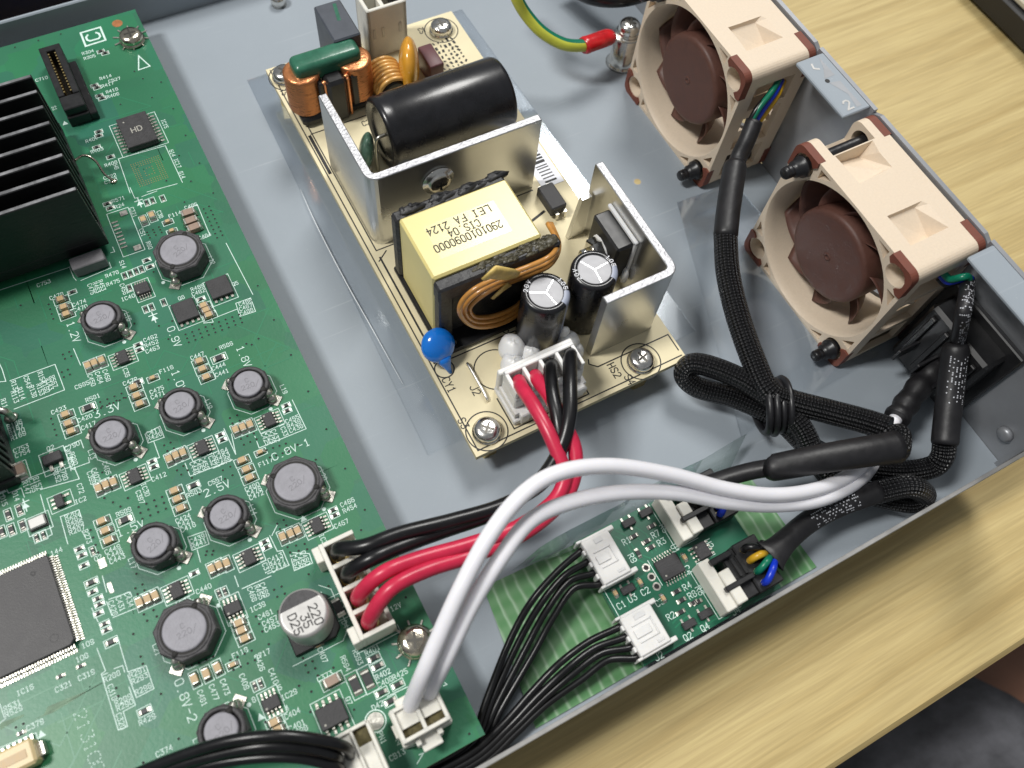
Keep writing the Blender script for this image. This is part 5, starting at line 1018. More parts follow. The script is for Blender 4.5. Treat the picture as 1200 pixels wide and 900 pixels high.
# disc capacitors
def disc(name, m, cx, cy, cz, r_, th, tilt, ang, legs, tail=None):
    q = MB(); q.M = tr(cx, cy, cz) @ rotm('Z', ang) @ rotm('X', tilt); q.sphere((0, 0, 0), r_, th, r_ * 1.02, 24, 16, 0, 0.012)
    if tail: q.tube([(0, 0, -r_ * 0.7), (0, 0.0, -r_ * 1.1), (0.1, 0.0, -r_ * 1.5), (0.2, 0.0, -r_ * 1.9)], [r_ * 0.55, r_ * 0.38, r_ * 0.2, r_ * 0.09], 10)
    o = pp(q, name, m); q = MB()
    for a, b_ in legs: q.tube([(a, b_, ZB + 0.02), (a + (cx - a) * 0.5, b_ + (cy - b_) * 0.4, cz - r_ * 0.6)], 0.33, 8)
    q.build('lead', 'solder', o); return o
bl = on_plane(512, 398, 1, 41.2)
disc('disc_capacitor', 'epoxy_blue', -87.9, 41.2, 14.4, 3.9, 2.6, -42, 6, [(-88.2, 38.2)], 1)
disc('disc_varistor', 'epoxy_orange', -59.2, 116.8, 16.2, 7.2, 2.7, 0, 66, [(-59.5, 114), (-59.5, 119)])
disc('disc_thermistor', 'epoxy_disc', -80.0, 97.3, 14.2, 4.8, 1.9, 6, 60, [(-80, 95), (-80, 99)])
q = MB(); p = at(557, 447, ZB); q.tube(smooth_path([(-82.9, 36.4, ZB - 0.1), (-82.9, 36.0, ZB + 0.9), (-82.95, 31, ZB + 1.0), (-83.0, 27.0, ZB + 0.9), (-83, 26.5, ZB - 0.1)], 6), 0.36, 8); pp(q, 'jumper_wire', 'tin')
# film capacitor, relay-like box, optocoupler
pp(MB().rbox(-54.2, 114.6, ZB + 0.05, -50.2, 122.6, 15.8, 0.4, 2), 'film_capacitor', 'film_purple')
bx_ = pp(MB().box(-76.6, 121.5, ZB + 0.05, -69.6, 134.6, 26.8, c=0.35), 'box_capacitor', 'slate_box')
q = MB(); q.stroke([(-71.6, 133), (-72.6, 128)], 0.9, 26.83); q.build('green_scuff', 'epoxy_green', bx_).location = (PX - PX, 0, 0)
bx_.children[0].location = (0, 0, 0)
q = MB(); q.box(-46.3, 63.4, ZB + 0.9, -42.0, 71.0, 13.0, c=0.3, m=0)
for x in (-45.4, -43.2):
    for y, s_ in ((63.4, -1), (71.0, 1)): q.box(x, y, ZB + 2.0, x + 0.9, y + s_ * 0.9, ZB + 2.4, m=1); q.box(x + 0.15, y + s_ * 0.6, ZB + 0.02, x + 0.75, y + s_ * 0.95, ZB + 2.3, m=1)
pp(q, 'optocoupler', ['chip', 'solder'])
# common mode choke: copper windings on a green capped core
q = MB(); q.rbox(-88.6, 116.9, 20.6, -71.4, 122.6, 26.2, 1.5); cm = pp(q, 'common_mode_choke', 'epoxy_green', label='line choke with green cap and copper windings')
for x, y, r_ in ((-86.6, 119.4, 4.4), (-73.4, 118.4, 4.3)):
    q = MB(); q.M = tr(x, y, 0); n_ = 15
    pr = [(r_ - 0.9, 12.2)]
    for i in range(n_): z_ = 12.2 + 10.4 * i / (n_ - 1); pr += [(r_ - 0.12, z_), (r_ + 0.08, z_ + 0.36)]
    pr += [(r_ - 0.7, 23.2), (r_ - 2.6, 23.4)]; q.lathe(pr, 32); q.build('winding', 'copper_wound', cm)
q = MB(); q.lathe([(1, 1), (1, 2)], 3) if False else None
q.box(-89.6, 114.6, ZB + 0.05, -70.2, 123.2, 12.0, c=0.9); q.box(-82.4, 113.2, ZB + 0.05, -77.4, 118.6, 22.4, c=0.8); q.box(-84.2, 114.6, 12, -82.8, 118, 21.8, c=0.3); q.box(-76.0, 114.2, 12, -74.0, 118, 21.6, c=0.3); q.build('bobbin', 'black_plastic', cm)
q = MB(); q.box(-82.9, 114.3, 10, -82.3, 116, 21.6, c=0.2); q.box(-77.2, 113.8, 9.6, -76.5, 116, 21.8, c=0.2); q.sphere((-82.6, 115.2, 21.6), 0.7, 0.7, 0.5, 8, 5); q.sphere((-76.8, 115, 21.8), 0.8, 0.7, 0.5, 8, 5); q.build('copper_strip', 'copper', cm)
q = MB(); q.dot(-81.2, 120.2, 0.9, 26.03, 0, 8); q.build('ink_spot', 'ink', cm)
# small wound coil
q = MB(); q.M = tr(-65.2, 116.6, 13.6) @ rotm('X', 90); q.lathe([(2.9, -4.2), (3.2, -4.0), (3.2, 4.0), (2.9, 4.2)], 20); tc_ = pp(q, 'wound_coil', 'black_plastic')
for i in range(7):
    y = 112.8 + i * 1.3 + random.uniform(-.15, .15); ring_ = [(-65.2 + 4.1 * math.cos(a), y + 0.35 * math.sin(a * 0.5), 13.6 + 4.1 * math.sin(a)) for a in [2 * PI * k / 28 for k in range(29)]]
    MB().tube(ring_, 0.62, 8).build('turn', 'toroid_wire', tc_).location = (0, 0, 0)
# mains header at the far end
q = MB(); ax0, ax1, ay0, ay1, hz_ = -64.6, -53.6, 129.8, 137.4, 24.6
q.box(ax0, ay0, ZB + 0.05, ax1, ay0 + 1.0, hz_, c=0.2); q.box(ax0, ay1 - 1.0, ZB + 0.05, ax1, ay1, hz_, c=0.2); q.box(ax0, ay0, ZB + 0.06, ax0 + 1, ay1, hz_ - 0.02, c=0.2); q.box(ax1 - 1, ay0, ZB + 0.06, ax1, ay1, hz_ - 0.02, c=0.2); q.box(ax0 + .5, ay0 + .5, ZB + 0.05, ax1 - .5, ay1 - .5, ZB + 3); q.box(-59.6, ay0 + .5, ZB + 1, -58.6, ay1 - .5, hz_ - 2)
mh = pp(q, 'mains_header', 'nylon')
q = MB()
for x in (-63.3, -60.8, -56.0):
    q.box(x, ay0 - 0.12, 15.5, x + 0.7, ay0 - 0.02, 18.5)
q.box(-57.0, 132.0, 22, -54.8, 136.8, hz_ + 0.6, c=0.2, m=1); q.build('slot_mark', ['alu_can', 'black_plastic'], mh).location = (0, 0, 0)
# barcode sticker
q = MB(); q.box(-43.4, 72.4, ZB + 0.04, -37.2, 92.5, ZB + 0.12, m=0)
y = 73.6
while y < 91:
    l = random.choice((0.35, 0.6, 0.9)); q.fill([(-41.9, y), (-38.6, y), (-38.6, y + l), (-41.9, y + l)], ZB + 0.14, 1); y += l + random.choice((0.4, 0.7))
pp(q, 'barcode_sticker', ['paper_white', 'ink'])
# white glue at the output socket, output socket
q = MB(); q.sphere((-72.6, 34.6, 11.6), 3.2, 3.4, 3.4, 18, 12, 0, 0.06); q.sphere((-74.4, 31.0, 11.0), 2.8, 3.0, 3.0, 16, 10, 0, 0.08); q.sphere((-69.6, 31.6, 11.2), 2.6, 2.2, 2.8, 16, 10, 0, 0.08); pp(q, 'glue_blob', 'glue')
q = MB(); q.sphere((-61.0, 29.8, 12.6), 2.6, 2.6, 4.0, 16, 10, 0, 0.06); q.sphere((-60.0, 28.0, 11), 2.0, 2.2, 3.0, 14, 8, 0, 0.06); q.sphere((-61.6, 31.0, 15.6), 1.2, 1.2, 2.6, 12, 8, 0, 0.06); pp(q, 'glue_blob', 'glue')
q = MB(); q.box(-80.6, 18.6, ZB + 0.05, -62.0, 28.2, ZB + 2.0, c=0.25); q.box(-80.4, 26.9, ZB + 0.1, -62.2, 28.2, 19.0, c=0.25)
for x in (-79.2, -65.4): q.box(x, 18.2, ZB + 0.05, x + 2.4, 20.4, ZB + 4.4, c=0.3)
pp(q, 'output_socket', 'nylon_cold')
screw(571, 503, ZB + 0.02, 'steel screw marked S3 at the near left corner of the power supply board', SM, 1.0); screw(752, 421, ZB + 0.02, 'steel screw marked S4 beside the smaller aluminium heatsink', SM, 1.0)
screw(333, 86, ZB + 0.02, 'steel screw behind the copper wound choke', SM, 1.0); screw(517, 31, ZB + 0.02, 'steel screw at the far right corner of the power supply board', SM, 1.0)
# ================================================================== films and tape under the boards
def sheet(name, label, cat, pts, z0, th, m, bend=None, nx=14):
    "thin sheet over a quad of plan points, optionally lifted by bend(u, v)"
    a, b_, c_, d = [Vector((p[0], p[1], 0)) for p in pts]; vs = []; n = nx + 1
    for s_ in (0, 1):
        for i in range(n):
            for j in range(n):
                u_, v_ = i / nx, j / nx; p = (a * (1 - u_) + b_ * u_) * (1 - v_) + (d * (1 - u_) + c_ * u_) * v_
                vs.append((p.x, p.y, z0 + s_ * th + (bend(u_, v_) if bend else 0)))
    fs = []; N_ = n * n
    for i in range(nx):
        for j in range(nx):
            q = (i * n + j, (i + 1) * n + j, (i + 1) * n + j + 1, i * n + j + 1); fs.append(tuple(N_ + k for k in q)); fs.append(q[::-1])
    for i in range(nx):
        for (p0, p1) in ((i * n, (i + 1) * n), ((i + 1) * n + nx, i * n + nx), (i + 1, i) if False else (nx * n + i, nx * n + i + 1), (i + 1, i)): fs.append((p0, p1, N_ + p1, N_ + p0))
    q = MB(); q.add(vs, fs, 0, False); c0 = (a + b_ + c_ + d) / 4; q.v = [(x - c0.x, y - c0.y, z) for x, y, z in q.v]
    return q.build(name, m, None, (c0.x, c0.y, 0), label=label, cat=cat)
sheet('insulating_film', 'clear insulating film lying under the power supply board', 'plastic film', [(-99.0, 24), (-26.0, 24), (-29, 146), (-95.4, 145)], 0.25, 0.25, 'clear_film')
sheet('insulating_film', 'clear plastic sheet by the fan cable between the two fans', 'plastic film', [at(868, 512, 0.6), (12, -2), (9, 58), at(792, 241, 0.6)], 0.6, 0.25, 'clear_film', lambda u_, v_: 1.2 * v_ * (1 - u_))
sheet('green_tape', 'translucent green woven tape under the small fan board', 'tape', [(-105.0, -37.4), (-34.6, -37.4), (-36.0, -10.5), (-101.4, -8.0)], 0.2, 0.2, 'green_tape', None)
sheet('plastic_bag', 'crumpled clear plastic sheet along the far side of the small fan board', 'plastic film', [at(600, 668, 2), (-47, -15), at(872, 512, 4), at(632, 642, 5)], 1.2, 0.2, 'clear_bag', lambda u_, v_: 2.6 * abs(math.sin(u_ * 7.1 + 0.5)) * v_ + 2.5 * v_ * v_ + 0.4 * math.sin(u_ * 23))

cr = MB().tube(smooth_path([at(352, 222, 0.9), at(372, 266, 1.0), at(405, 330, 1.0), at(432, 378, 0.9), at(472, 450, 0.8)], 5), [0.04 + 0.09 * math.sin(PI * i / 20) for i in range(21)], 6)  # thin pale ridge along the film's fold, painting the light it catches
cr.build('film_crease_glint', 'crease_glint', next(o for o in C.objects if o.name == 'insulating_film')).location = [-c for c in next(o for o in C.objects if o.name == 'insulating_film').location]

# ================================================================== small fan controller board
fb = thing('fan_controller_board', 'small green board with four fan sockets on the green tape', 'circuit board', (-63, -23.5, 0.5))
FX, FY = -63.0, -23.5; FZ = 4.0
def fp(mb, name, mats, par=None, x=0, y=0, z=0, rz=0, **k):
    me = mb.mesh(name, mats) if isinstance(mb, MB) else mb
    return inst(me, name, par or fb, (x - FX, y - FY, z - 0.5) if par is None else (x, y, z), rz, **k)
fp(MB().box(-80.4, -37.5, FZ - 1.6, -46.0, -9.0, FZ, m=1, mt=0), 'board', ['pcb_new', 'pcb_new'])
fs_ = MB(); FS = FZ + 0.03
def ft(px, py, st_, v=0): p = at(px, py, FZ); text(fs_, st_, p[0], p[1], 1.25, -90 if v else 0, FS, 0.16, wr=0.85)
for px, py, st_, v_ in ((734, 634, 'R1', 0), (778, 619, 'R5', 1), (768, 626, 'R7', 0), (775, 635, 'R3', 0), (741, 654, 'R9', 1), (791, 643, 'U1', 1), (806, 668, 'C4', 1), (805, 687, 'R4', 0), (811, 697, 'R8', 0), (820, 692, 'R6', 1), (786, 722, 'R2', 0), (826, 735, 'Q4', 0), (806, 746, 'Q2', 0), (728, 709, 'C1', 0), (756, 693, 'C2', 0), (741, 701, 'U3', 0), (773, 706, 'C3', 0), (831, 637, 'U2', 1), (772, 769, 'J2', 0), (862, 716, 'J4', 0)): ft(px, py, st_, v_)
for x, y0, y1 in ((-61.6, -20.4, -9.2), (-61.6, -36.8, -25.4)): fs_.stroke([(x, y1), (x, y0), (-56, y0)], 0.16, FS)
fs_.stroke([(-79.9, -20.8), (-79.9, -27)], 0.16, FS); fs_.stroke([(-68.4, -25.4), (-68.4, -19.6)], 0.16, FS); fs_.stroke([(-59.4, -21.6), (-54.6, -21.6)], 0.16, FS); fs_.stroke([(-59.4, -25.0), (-54.6, -25.0)], 0.16, FS)
fp(fs_, 'white_print', 'silk', kind='stuff')
tq = MB()
for pts in ([(-71.8, -12), (-70.5, -14), (-70.5, -18), (-69, -20)], [(-71, -11), (-69.6, -13), (-69.6, -17.2), (-67.6, -19.4)], [(-68.6, -13.4), (-66.6, -16), (-66.6, -18.6)], [(-67, -12), (-65.6, -14.5), (-65.6, -18.6)], [(-70.6, -33), (-67, -32), (-66, -35.6), (-56, -35.8)], [(-70.6, -34), (-67.5, -33.2), (-66.6, -36.4), (-52, -36.6)], [(-63.4, -26), (-63.4, -29), (-62.6, -31)], [(-64.6, -26), (-64.6, -31)], [(-72, -22.5), (-76, -24), (-77, -26)]): tq.stroke(pts, 0.3, FZ + 0.012)
fp(tq, 'traces', 'pcb_new_trace', kind='stuff')
def fput(me, px, py, rz=0, name=None, dz=0.4): p = at(px, py, FZ + dz); fp(me, name or me.name.split('.')[0], None, None, p[0], p[1], FZ, rz)
for px, py in ((743, 628), (764, 616), (758, 634), (763, 641), (793, 693), (799, 703), (813, 706), (785, 728) if False else (798, 717), (818, 705)): fput(RESM, px, py)
for px, py in ((748, 648),): fput(RESM, px, py, PI / 2)
for px, py in ((721, 695), (750, 682), (802, 653), (777, 701)): fput(CAPS, px, py, PI / 2)
def sot(flip):
    q = MB(); s_ = -1 if flip else 1; q.box(-1.5, -0.8, 0.1, 1.5, 0.8, 1.0, c=0.12, m=0)
    for x in (-1.15, 0.75): q.box(x, s_ * 0.78, 0.03, x + 0.42, s_ * 1.6, 0.3, m=1)
    q.box(-0.2, -s_ * 0.78, 0.03, 0.22, -s_ * 1.6, 0.3, m=1); return q.mesh('transistor', ['chip', 'solder'])
SOT = sot(0); SOTF = sot(1)
for px, py, me in ((737, 612, SOT), (757, 600, SOT), (736, 690, SOT), (808, 731, SOT), (827, 719, SOT)): fput(me, px, py, 0, 'transistor', 0.9)
fput(soic(4.4, 5.4, 1.0, 8, 6.6, pw=0.24, pitch=0.65), 785, 664, PI / 2, 'chip', 0.9); fput(soic(3.0, 3.4, 1.1, 4, 4.9, pw=0.4, pitch=0.9), 823, 645, 0, 'chip', 0.9)
q = MB()
for x, y in ((-69.5, -20.7), (-69.5, -22.9), (-69.6, -25.1)): q.ring(x, y, 0.72, 0.36, FZ + 0.03, 0, 18); q.dot(x, y, 0.55, FZ + 0.03, 1, 16)
fp(q, 'plated_hole', ['solder', 'dark_gap'])
def white_plug(x0, x1, y0, y1, lab_):
    q = MB(); z0, z1 = FZ + 0.05, FZ + 4.2; hw = (y1 - y0)
    q.box(x0 + 0.9, y0 + 0.5, z0, x1 - 0.6, y1 - 0.5, z1, c=0.2)
    for k in range(5): yy = y0 + hw * k / 4; q.box(x0 + (0 if k in (0, 4) else 0.35), max(y0, yy - 0.55), z0, x0 + 1.2, min(y1, yy + 0.55), z1 - (0 if k in (0, 4) else 0.4), c=0.12)
    for s_ in (0, 1): ya = y0 if s_ == 0 else y1 - 1.0; q.box(x0 + 1.0, ya, z0, x1 + 0.9, ya + 1.0, z1 - 0.5, c=0.15)
    ym = (y0 + y1) / 2; q.box(x0 + 2.2, ym - 1.9, z1 - 0.02, x1 - 1.9, ym - 1.6, z1 + 0.22, c=0.06); q.box(x0 + 2.2, ym + 1.6, z1 - 0.02, x1 - 1.9, ym + 1.9, z1 + 0.22, c=0.06); q.box(x1 - 2.2, ym - 1.9, z1 - 0.02, x1 - 1.9, ym + 1.9, z1 + 0.2, c=0.06); q.box(x0 + 2.0, ym - 0.9, z1 - 0.02, x1 - 3.0, ym + 0.9, z1 + 0.3, c=0.1)
    q.box(x0 + 3.5, y1 - 2.2, z1 - 0.02, x1 - 2.6, y1 - 1.1, z1 + 0.12, c=0.05); q.box(x1 - 3.2, y0 + 1.3, z1 - 0.02, x1 - 1.6, y0 + 2.0, z1 + 0.12, c=0.05)
    return fp(q, 'white_socket', 'nylon_cold')
white_plug(-81.2, -73.2, -20.8, -9.9, 1); white_plug(-82.0, -73.4, -36.4, -27.0, 2)
for y0, y1 in ((-20.3, -9.4), (-36.7, -25.5)):
    q = MB(); q.box(-61.2, y0, FZ + 0.05, -58.6, y1, FZ + 5.6, c=0.2); q.box(-58.7, y0 + 0.2, FZ + 0.05, -56.2, y1 - 3.6, FZ + 6.4, c=0.2); q.box(-58.7, y0 + 0.1, FZ + 0.05, -56.4, y0 + 3.0, FZ + 3.0, c=0.2)
    fp(q, 'pin_header', 'nylon')
# ================================================================== cables
def wire(path, r, m, name, par, n=12, **k): return MB().tube(path, r, n).build(name, m, par, **k)
def dots_on(path, r, s0, s1, rows, seed, ang=0.0):
    rd = random.Random(seed); q = MB(); P = [Vector(p) for p in path]; L = [0]
    for a, b_ in zip(P[:-1], P[1:]): L.append(L[-1] + (b_ - a).length)
    t_ = s0 * L[-1]
    while t_ < s1 * L[-1]:
        i = max(k for k in range(len(L) - 1) if L[k] <= t_); f = (t_ - L[i]) / (L[i + 1] - L[i]); p = P[i].lerp(P[i + 1], f); d = (P[i + 1] - P[i]).normalized()
        up = (Vector((-0.35, -0.35, 1)) - d * Vector((-0.35, -0.35, 1)).dot(d)).normalized(); sd = d.cross(up)
        for rw_ in range(rows):
            if rd.random() < 0.42:
                a = ang + (rw_ - (rows - 1) / 2) * 0.26; nn = up * math.cos(a) + sd * math.sin(a); c_ = p + nn * (r + 0.02); e1 = d * 0.13; e2 = nn.cross(d) * 0.13
                q.add([tuple(c_ - e1 - e2), tuple(c_ + e1 - e2), tuple(c_ + e1 + e2), tuple(c_ - e1 + e2)], [(0, 1, 2, 3), (3, 2, 1, 0)][:1])
        t_ += 0.42
    return q
# red and black supply harness
hb = thing('power_harness', 'red and black twin wires from the power supply to the main board', 'wiring', (-90, 5, 9))
def rel(path, o): return [(p[0] - o[0], p[1] - o[1], p[2] - o[2]) for p in path]
HO = (-90, 5, 9)
q = MB(); q.M = tr(-HO[0], -HO[1], -HO[2]); q.prism([(-80.2, 19.4), (-62.4, 19.4), (-62.4, 26.8), (-80.2, 26.8)], 11.1, 13.2); q.box(-79.8, 20.6, 13.1, -62.8, 26.7, 17.0, c=0.3)
for i in range(5): x = -79.4 + i * 3.98; q.box(x - 0.42, 20.8, 16.9, x + 0.42, 26.6, 20.6, c=0.12)
q.box(-79.8, 25.6, 16.9, -63.0, 26.72, 20.7, c=0.2); q.box(-79.8, 20.6, 16.9, -63.0, 21.3, 17.9, c=0.15); q.box(-77.4, 18.9, 11.2, -65.4, 20.7, 14.6, c=0.3)
q.build('plug', 'nylon_cold', hb)
r1 = [(608, 446, 19.0), (612, 455, 21.5), (626, 476, 24), (642, 505, 24.5), (657, 540, 23), (662, 560, 21.5), (648, 588, 20), (606, 618, 19.5), (550, 638, 20), (490, 655, 21), (448, 672, 22), (428, 690, 20), (424, 697, 15)]
r2 = [(627, 440, 19.0), (632, 448, 21.5), (646, 468, 23.5), (662, 498, 23.5), (674, 528, 22), (672, 562, 20), (655, 592, 18.5), (612, 626, 18), (556, 650, 19), (500, 668, 21), (458, 690, 22), (440, 710, 20), (436, 717, 15)]
b1 = [(646, 427, 19.0), (645, 435, 21.5), (647, 460, 24), (654, 495, 24), (656, 530, 22), (636, 565, 20), (590, 592, 19.5), (530, 610, 20), (470, 625, 21), (428, 640, 21), (412, 650, 19), (409, 655, 15)]
b2 = [(669, 414, 19.0), (668, 422, 22), (668, 450, 25), (667, 490, 25), (655, 530, 23), (628, 568, 21), (580, 600, 19), (520, 622, 18.5), (470, 640, 20), (435, 655, 21), (420, 668, 19), (417, 674, 15)]
for pts, m_, pin_ in ((r1, 'wire_red', 1), (r2, 'wire_red', 0), (b1, 'wire_black', 3), (b2, 'wire_black', 2)):
    P3 = [at(*p) for p in pts]; pn = POWER_PINS[pin_]; P3[-1] = (pn[0], pn[1], 11.5); P3[-2] = (pn[0] + 0.3, pn[1], 17.5)
    wire(rel(smooth_path(P3, 8), HO), 1.5, m_, 'wire', hb, 14)
# white pair
wp = thing('white_cable_pair', 'pair of thick white wires looping over to the power inlet', 'wiring', (-60, -20, 9)); WO = (-60, -20, 9)
wa = [(479, 832, 14.5), (484, 818, 20), (500, 780, 27), (535, 700, 34), (572, 630, 38), (612, 580, 40), (655, 554, 40), (715, 546, 37), (785, 556, 32), (850, 573, 27), (905, 580, 23), (955, 574, 19), (995, 557, 15), (1025, 528, 12), (1046, 496, 11.5), (1056, 482, 11.5)]
wb = [(501, 819, 14.5), (506, 805, 19), (522, 773, 25), (552, 710, 30), (586, 655, 33), (622, 610, 34), (670, 588, 33), (730, 577, 31), (795, 578, 28), (850, 588, 24.5), (905, 592, 20.5), (960, 586, 17), (1002, 566, 13), (1022, 545, 9), (1034, 516, 7.5), (1048, 494, 7.5)]
for pts in (wa, wb): wire(rel(ppath(pts, 8), WO), 1.5, 'wire_white', 'wire', wp, 16)
for pts, rr2 in (([(1050, 491, 11.5), (1062, 474, 11.5), (1080, 450, 12), (1098, 428, 13)], 3.0), ([(1034, 512, 7.5), (1048, 494, 7.5), (1070, 462, 8), (1090, 432, 9)], 2.8)):
    pa = ppath(pts, 8); wire(rel(pa, WO), [rr2 * (0.92 + 0.08 * math.sin(i)) for i in range(len(pa))], 'shrink', 'heat_shrink', wp, 16)
# far fan cable
fc = thing('fan_cable', 'black braided cable running down from the far fan and looped in the tie', 'cable', (-15, 20, 5)); FO = (-15, 20, 5)
src = on_plane(918, 96, 1, 60.4)
for k, (m_, dx) in enumerate((('wire_green', -5), ('wire_blue', 0), ('wire_yellow', 5), ('wire_black', -9))):
    pts = [on_plane(916 + dx * 0.5, 93 + k, 1, 61.0), on_plane(908 + dx * 0.8, 108 + k, 1, 58.5), on_plane(895 + dx, 126 + k, 1, 57.0), on_plane(882 + dx * 0.7, 146 + k, 1, 55.5)]
    wire(rel(smooth_path(pts, 6), FO), 0.72, m_, 'lead_wire', fc, 10)
a0 = on_plane(884, 142, 1, 55.5)
s1 = [a0] + [at(*p) for p in ((876, 163, 27), (866, 184, 24), (861, 200, 23))]; pa = smooth_path(s1, 6); wire(rel(pa, FO), 2.05, 'shrink', 'heat_shrink', fc, 18)
s2 = [at(*p) for p in ((862, 192, 23.4), (858, 215, 22.5), (853, 250, 21), (850, 280, 20))]; pa = smooth_path(s2, 6); wire(rel(pa, FO), [2.5, 2.8] + [2.85] * (len(pa) - 4) + [2.85, 2.6], 'shrink', 'heat_shrink', fc, 18)
s3 = [at(*p) for p in ((850, 276, 20), (853, 320, 18.5), (864, 368, 17), (882, 420, 15.5), (900, 458, 14.5), (925, 470, 14), (970, 482, 14.5), (1015, 494, 16), (1042, 503, 18))]
wire(rel(smooth_path(s3, 10), FO), 2.75, 'braid', 'braided_sleeve', fc, 20)
s4 = [at(*p) for p in ((1046, 508, 19), (1052, 518, 20), (1047, 526, 21), (1030, 528, 22))]; wire(rel(smooth_path(s4, 8), FO), [3.0 + 0.25 * math.sin(i * 0.5) for i in range(25)], 'braid', 'hairpin_bend', fc, 20)
s5 = [at(*p) for p in ((1050, 524, 21.5), (1010, 530, 22), (960, 538, 21), (912, 547, 19), (905, 548, 18.6))]; pa = smooth_path(s5, 6); wire(rel(pa, FO), [3.5, 3.4] + [3.35 - 0.55 * i / (len(pa) - 6) for i in range(len(pa) - 5)] + [2.7, 2.4, 2.1], 'shrink', 'heat_shrink', fc, 20)
s6 = [at(*p) for p in ((910, 547, 18.6), (880, 552, 16), (845, 562, 13), (815, 575, 11), (830, 590, 9.5))]; pa = smooth_path(s6, 8); wire(rel(pa, FO), 1.9, 'shrink', 'thin_sleeve', fc, 16)
def dupont(par, off, y0, y1, order):
    q = MB(); q.M = tr(-off[0], -off[1], -off[2]); q.box(-56.1, y0, FZ + 0.3, -52.6, y1, FZ + 4.6, c=0.2); q.box(-52.7, y0 - 0.2, FZ + 0.2, -46.8, y1 + 0.4, FZ + 5.4, c=0.25); q.box(-59.4, y0 + 3.1, FZ + 4.8, -52.4, y0 + 4.2, FZ + 6.8, c=0.15); q.box(-59.2, y1 - 1.4, FZ + 4.4, -54, y1 - 0.1, FZ + 6.7, c=0.2)
    for k in range(3): q.box(-56.0 + k * 1.4, y0 + 4.5, FZ + 4.5, -55.2 + k * 1.4, y1 - 1.6, FZ + 5.3, c=0.1)
    pl = q.build('plug', 'black_plastic', par)
    q = MB(); q.M = tr(-off[0], -off[1], -off[2])
    for k in range(4): y = y0 + 1.3 + k * 2.54; q.ring(-51.0, y, 0.62, 0.3, FZ + 5.43, 0, 10)
    q.build('crimp_contact', 'gold', pl)
dupont(fc, FO, -20.0, -9.6, 0)
wire(rel(smooth_path([at(840, 596, 9.5), (-47.8, -15.6, 12.5), (-50.9, -18.7, 11), (-51.0, -18.7, 9.0)], 6), FO), 0.75, 'wire_blue', 'lead_wire', fc, 10)
# near fan cable
nc = thing('fan_cable', 'black braided cable with printed heat shrink running down from the near fan', 'cable', (5, -20, 5)); NO = (5, -20, 5)
for k, m_ in enumerate(('wire_green', 'wire_blue', 'wire_black')):
    pts = [on_plane(1104 - k * 2, 318 + 3.5 * k, 1, 0.8), on_plane(1113 - k * 2, 327 + 3 * k, 1, -1.2), on_plane(1127, 325 + 1.5 * k, 1, -2.6), on_plane(1135 + k * 1.5, 325 + k, 1, -3.2), on_plane(1134 + k, 338, 1, -4.6)]
    wire(rel(smooth_path(pts, 6), NO), 0.8, m_, 'lead_wire', nc, 10)
n0 = on_plane(1134, 333, 1, -4.0)
n1 = [n0, on_plane(1129, 365, 1, -9.5), at(1122, 400, 26)]; pa = smooth_path(n1, 8); tt = wire(rel(pa, NO), 1.55, 'shrink', 'printed_sleeve', nc, 18); dots_on(rel(pa, NO), 1.55, 0.02, 0.98, 7, 3).build('dotted_print', 'shrink_print', tt)
n2 = [at(1121, 402, 25.6), at(1116, 440, 21.5), at(1109, 500, 16.5), at(1107, 522, 15)]; pa = smooth_path(n2, 8); tt = wire(rel(pa, NO), [2.2, 2.7] + [2.85] * (len(pa) - 4) + [2.75, 2.4], 'shrink', 'heat_shrink', nc, 20); dots_on(rel(pa, NO), 2.88, 0.1, 0.6, 6, 5).build('dotted_print', 'shrink_print', tt)
n3 = [at(*p) for p in ((1107, 518, 15), (1104, 536, 12.5), (1090, 548, 9.5), (1050, 553, 7.5), (1000, 546, 7), (950, 524, 8), (912, 490, 9), (862, 466, 7.5), (818, 454, 7), (802, 438, 8.5), (816, 426, 11.5), (862, 441, 13), (908, 470, 13), (938, 500, 12), (955, 534, 10), (978, 562, 8), (1025, 580, 6), (1066, 588, 6.5), (1083, 580, 9.5), (1064, 570, 13.0), (1022, 578, 11.5))]
wire(rel(smooth_path(n3, 9), NO), 2.5, 'braid', 'braided_sleeve', nc, 20)
n4 = [at(*p) for p in ((1030, 576, 12), (985, 592, 11), (950, 610, 10.5), (925, 630, 10), (910, 645, 10.4), (902, 652, 10.2))]; pa = smooth_path(n4, 8); L_ = len(pa)
rs = [2.4 if i < L_ * 0.5 else 2.4 + 1.7 * ((i / L_ - 0.5) * 2) ** 2 for i in range(L_)]
tt = MB().tube(rel(pa, NO), rs, 20, flat=([1.0 if i < L_ * 0.5 else 1.0 - 0.75 * ((i / L_ - 0.5) * 2) for i in range(L_)], (0, 0, 1))).build('heat_shrink', 'shrink', nc); dots_on(rel(pa, NO), 2.42, 0.2, 0.6, 6, 9).build('dotted_print', 'shrink_print', tt)
dupont(nc, NO, -36.4, -26.0, 1)
for k, m_ in enumerate(('wire_blue', 'wire_green', 'wire_yellow', 'wire_black')):
    y = -36.4 + 1.3 + k * 2.54; e = at(908 - k * 5.5, 655 - k * 3.4, 10.2); wire(rel(smooth_path([(e[0] + 1.6, e[1] + 1.3, 10.2), e, ((e[0] - 51) / 2, (e[1] + y) / 2, 12.0), (-50.8, y, 11.2), (-51.0, y, 9.0)], 6), NO), 0.78, m_, 'lead_wire', nc, 10)
